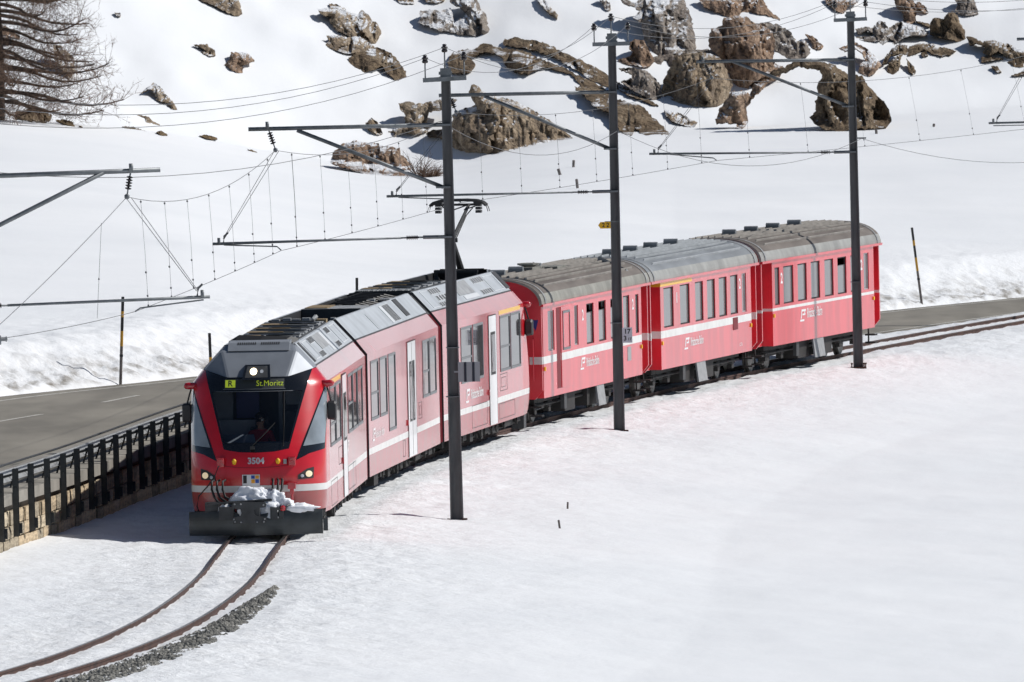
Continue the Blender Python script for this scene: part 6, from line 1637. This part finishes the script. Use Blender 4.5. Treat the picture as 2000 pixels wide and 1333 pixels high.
m3_, l3 = mast((1677, 736), (1661, 36), Y3, [(1630, 11), (1660, -9), (1690, 8)], ((1628, 40), (1693, 37)), ((1657, 117), (1360, 121)), ((1430, 120), (1657, 208)), ((1661, 297), (1268, 301)), (1612, 298), [(1308, 302), (1393, 309), (1400, 314)], ((1373, 118), (1390, 152)), 'rear catenary mast in front of the last coach', .125, .09, True)
m0_, l0 = mast((-64, 1245), (-90, 205), Y0, [(-120, 196), (-92, 178), (-64, 236)], ((-136, 222), (-44, 218)), ((-85, 347), (313, 332)), ((205, 336), (-84, 482)), ((-78, 601), (410, 580)), (-10, 598), [(398, 586), (274, 602), (264, 609)], ((256, 329), (248, 384)), 'nearest catenary mast, only its arms reach in at the left edge')
m4_, l4 = mast((2300, 640), (2286, -8), Y4, [(2258, -34), (2286, -52), (2314, -36)], ((2256, -6), (2316, -9)), ((2287, 66), (1986, 77)), ((2060, 74), (2288, 150)), ((2290, 232), (1931, 241)), (2245, 233), [(1940, 246), (2040, 244), (2048, 247)], ((2004, 74), (2018, 104)), 'farthest catenary mast, its arm tips show at the right edge')
# signs on the masts
mb = MB(); c = l1(P3(916, 726, Y1)); mb.box(c.x - .22, c.x + .22, -.20, -.185, c.z - .20, c.z + .20, 0); mb.box(c.x - .3, c.x - .1, -.18, -.165, c.z - .01, c.z + .02, 0)
for x in (-.10, .065): mb.box(c.x + x, c.x + x + .05, -.206, -.199, c.z - .20, c.z + .20, 1)
mb.build('sign_board', ['sign_grey', 'sign_navy'], m1)
mb = MB()
for yy_ in (679, 775):
    c = l1(P3(884, yy_, Y1)); mb.box(c.x - .135, c.x + .135, -.14, .14, c.z - .008, c.z + .008)
mb.build('strap', 'galv', m1)
c = l2(P3(1225, 654, Y2)); mb = MB(); mb.box(c.x - .115, c.x + .115, -.18, -.168, c.z - .18, c.z + .17); mb.build('kilometre_plate', 'sign_white', m2_)
F_ = lambda dx, dz: (lambda a, b: (c.x + dx + a, -.184, c.z + dz + b))
text_map('plate_number', '17', .15, 'text_black', m2_, F_(.0, .075), bold=.004)
text_map('plate_number', '3', .15, 'text_black', m2_, F_(-.05, -.08), bold=.004)
text_map('plate_number', '17', .09, 'text_black', m2_, F_(.052, -.10), bold=.002)
c2_ = l2(P3(1181, 440, Y2)); mb = MB(); mb.prism([(-.15, 0), (-.10, -.075), (.135, -.075), (.135, .075), (-.10, .075)], lambda x, z: (c2_.x + x, -.19, c2_.z + z), lambda x, z: (c2_.x + x, -.178, c2_.z + z)); mb.build('number_tag', 'yellow_paint', m2_)
text_map('tag_number', '2 2', .14, 'text_black', m2_, lambda a, b: (c2_.x + .02 + a, -.194, c2_.z + b), bold=.003, sx=.9)
mb = MB(); mb.box(c2_.x + .0, c2_.x + .34, -.17, -.155, c2_.z + .07, c2_.z + .09); c = l2(P3(1203, 631, Y2)); mb.box(c.x - .13, c.x + .13, -.14, .14, c.z - .008, c.z + .008); mb.build('strap', 'galv', m2_)
c = l3(P3(1670, 551, Y3)); mb = MB(); mb.box(c.x - .12, c.x + .12, -.13, .13, c.z - .008, c.z + .008); c = l3(P3(1680, 270, Y3)); mb.tube([(c.x - .1, -.1, c.z), (c.x + .15, -.1, c.z)], .02, 6); mb.build('strap', 'galv', m3_)

def sag(a, b, s, n=16):
    return [a.lerp(b, i / n) + Vector((0, 0, -4 * s * (i / n) * (1 - i / n))) for i in range(n + 1)]
def wire(name, pts, r, label, cat='wire', group=None, extra=None):
    o0 = pts[0]; root = tag(empty(name, o0), label, cat, group)
    mb = MB(); mb.tube([p - o0 for p in pts], r, 5, cap=False); mb.build('strand', 'wire', root)
    return root, o0
# contact wire and messenger with droppers
cw = [P3(-160, 695, 219.5), P3(12, 660, 226.8), P3(264, 609, Y0), P3(549, 490, Y1), P3(900, 396.5, Y2), P3(1400, 314, Y3), P3(2048, 247, Y4), P3(2600, 190, 410)]
cwp = []
for i in range(len(cw) - 1): cwp += sag(cw[i], cw[i + 1], 0.03, 10)[(1 if i else 0):]
root_c, oc = wire('contact_wire', cwp, .006, 'thin straight contact wire just above the pantograph')
ms = [P3(-160, 760, 219.5), P3(0, 634, 226.5), P3(248, 385, Y0), P3(538, 294, Y1), P3(891, 220, Y2), P3(1390, 153, Y3), P3(2018, 105, Y4), P3(2600, 40, 410)]
sg = [0.0, 0.05, .42, .42, .38, .38, .3]
msp = []
for i in range(len(ms) - 1): msp += sag(ms[i], ms[i + 1], sg[i], 14)[(1 if i else 0):]
root_m, om = wire('messenger_wire', msp, .006, 'sagging messenger wire holding the droppers above the contact wire')
ay = np.array([p.y for p in msp]); az = np.array([p.z for p in msp]); ax_ = np.array([p.x for p in msp])
by_ = np.array([p.y for p in cwp]); bz_ = np.array([p.z for p in cwp]); bx_ = np.array([p.x for p in cwp])
for i in range(2, 6):
    ya, yb = ms[i].y, ms[i + 1].y; k = 7 if i < 5 else 6
    for j in range(k):
        y = ya + (yb - ya) * (j + .55) / k
        p = Vector((np.interp(y, ay, ax_), y, np.interp(y, ay, az))) - om; q = Vector((np.interp(y, by_, bx_), y, np.interp(y, by_, bz_))) - om
        mb = MB(); mb.tube([p, p.lerp(q, .5) + Vector((.01, 0, 0)), q], .0030 if not (i == 3 and j == 0) else .006, 4)
        for t in (.02, .68, .90, .99): w = p.lerp(q, t); mb.lathe(w - Vector((0, 0, .02)), (0, 0, 1), [(0, .008), (.01, .018), (.03, .018), (.04, .008)], 6)
        mb.build('dropper', 'wire', root_m)
p, q = P3(198, 436, 233.6) - om, P3(190, 622, 233.2) - om
mb = MB(); mb.tube([p, q], .0035, 4); mb.lathe(p.lerp(q, .6), (0, 0, 1), [(0, .008), (.01, .018), (.04, .008)], 6); mb.build('dropper', 'wire', root_m)
c = P3(2, 663, 226.2) - oc; mb = MB(); mb.box(c.x - .25, c.x + .0, c.y - .06, c.y + .06, c.z - .09, c.z + .06); mb.lathe((c.x - .02, c.y, c.z), (1, .3, 0), [(0, .035), (.10, .035), (.11, .05), (.13, .02)], 8); mb.build('end_clamp', 'gear_grey', root_c)
# three phase line on the mast heads
sets = [[(-120, 196), (-92, 178), (-64, 236)], [(830, 114), (868, 93), (906, 108)], [(1160, 51), (1193, 32), (1226, 49)], [(1630, 7), (1660, -13), (1690, 4)], [(2258, -38), (2286, -56), (2314, -40)]]
Ys_ = [Y0, Y1, Y2, Y3, Y4]
for k, lb in enumerate(('left', 'middle', 'right')):
    pts = []
    for i in range(4):
        a, b_ = P3(*sets[i][k], Ys_[i]), P3(*sets[i + 1][k], Ys_[i + 1])
        pts += sag(a, b_, [.62, .62, .55, .5][i], 16)[(1 if i else 0):]
    wire('power_line', pts, .0062, 'power line strung over the %s pin insulators of the masts' % lb, 'wire', 'three power lines on the mast heads')
fd = [P3(-300, 292, Y0), P3(861, 237, Y1), P3(1206, 256, Y2), P3(1683, 271, Y3), P3(2250, 270, Y4)]
pts = []
for i in range(4): pts += sag(fd[i], fd[i + 1], [.78, .62, .75, .65][i], 16)[(1 if i else 0):]
wire('feeder_wire', pts, .0065, 'lone feeder wire fixed to the masts below the bracket arms')

# ================================================================== SNOW MARKER POLES AND STAKES
def marker(bpx, tpx, Y, label, segs):
    a, b_ = P3(*bpx, Y), P3(*tpx, Y)
    root = tag(empty('snow_marker_pole', a), label, 'marker pole', 'black and yellow snow marker poles along the road')
    d = b_ - a; mb = MB()
    for (t0, t1, mi) in segs:
        mb.lathe(d * t0, d, [(0, .035), (d.length * (t1 - t0), .035)], 8, mi)
    mb.lathe(d * -.06, d, [(0, .035), (d.length * .06, .035)], 8, 2)
    mb.lathe(d * .30, d, [(0, .042), (.05, .042)], 8, 0)
    mb.build('pole', ['marker_black', 'marker_yellow', 'wood_grey'], root, smooth=False)
SG = [(0, .36, 2), (.36, .42, 2), (.42, .60, 1), (.60, .76, 0), (.76, .83, 1), (.83, 1, 0)]
marker((235.5, 747), (240, 580), 316.0, 'striped marker pole standing alone left of the train', SG)
marker((413, 745), (409, 651), 322.0, 'striped marker pole rising behind the front roof of the railcar', [(0, .5, 1), (.5, 1, 0)])
marker((697.5, 700), (697, 543), 343.0, 'black topped marker pole rising behind the middle roof of the railcar', [(0, .5, 2), (.5, .78, 1), (.78, 1, 0)])
marker((1800, 591), (1781, 445), 394.0, 'leaning striped marker pole right of the last coach', SG)
def stake(bpx, tpx, Y, label, m, r=.03, group='wooden stakes in the far snow'):
    a, b_ = P3(*bpx, Y), P3(*tpx, Y); d = b_ - a
    mb = MB(); mb.lathe(-d * .5, d, [(0, r), (d.length * 1.45, r), (d.length * 1.5, r * .7)], 6)
    o = mb.build('wooden_stake', m); o.location = a; tag(o, label, 'stake', group)
def gy(px, py):
    lo = np.arange(225, 330, .25); u, w, k = ray(px, py); t = lo / w; X = u * t; Z = CAM_H + k * t
    b = Z <= terrain(X, lo); return float(lo[b.argmax()])
stake((1108.5, 996), (1109, 981), gy(1108.5, 996), 'farther of two short brown stakes in the snow right of the front mast', 'wood_grey', .022, 'short stakes in the foreground snow')
stake((1093.5, 1033), (1091, 1016), gy(1093.5, 1033), 'nearer of two short brown stakes in the snow right of the front mast', 'wood_grey', .022, 'short stakes in the foreground snow')
for (b_, t_, lb) in [((1120, 327), (1120.5, 313), 'uppermost of three grey stakes below the pyramid boulder'), ((1094, 342), (1090, 330), 'left one of three grey stakes below the pyramid boulder'), ((1128, 368), (1126, 350), 'lowest of three grey stakes below the pyramid boulder'),
                     ((1043, 524), (1040, 513), 'brown stake just above the roof of the first coach'), ((1712, 262), (1711, 252), 'grey stake at the foot of the mossy dome'), ((1824, 248), (1824, 242), 'tiny stake on open snow right of the rear mast')]:
    stake(b_, t_, float(ray_hit(*b_, 370, 520)[0]), lb, 'wood_grey', .05)
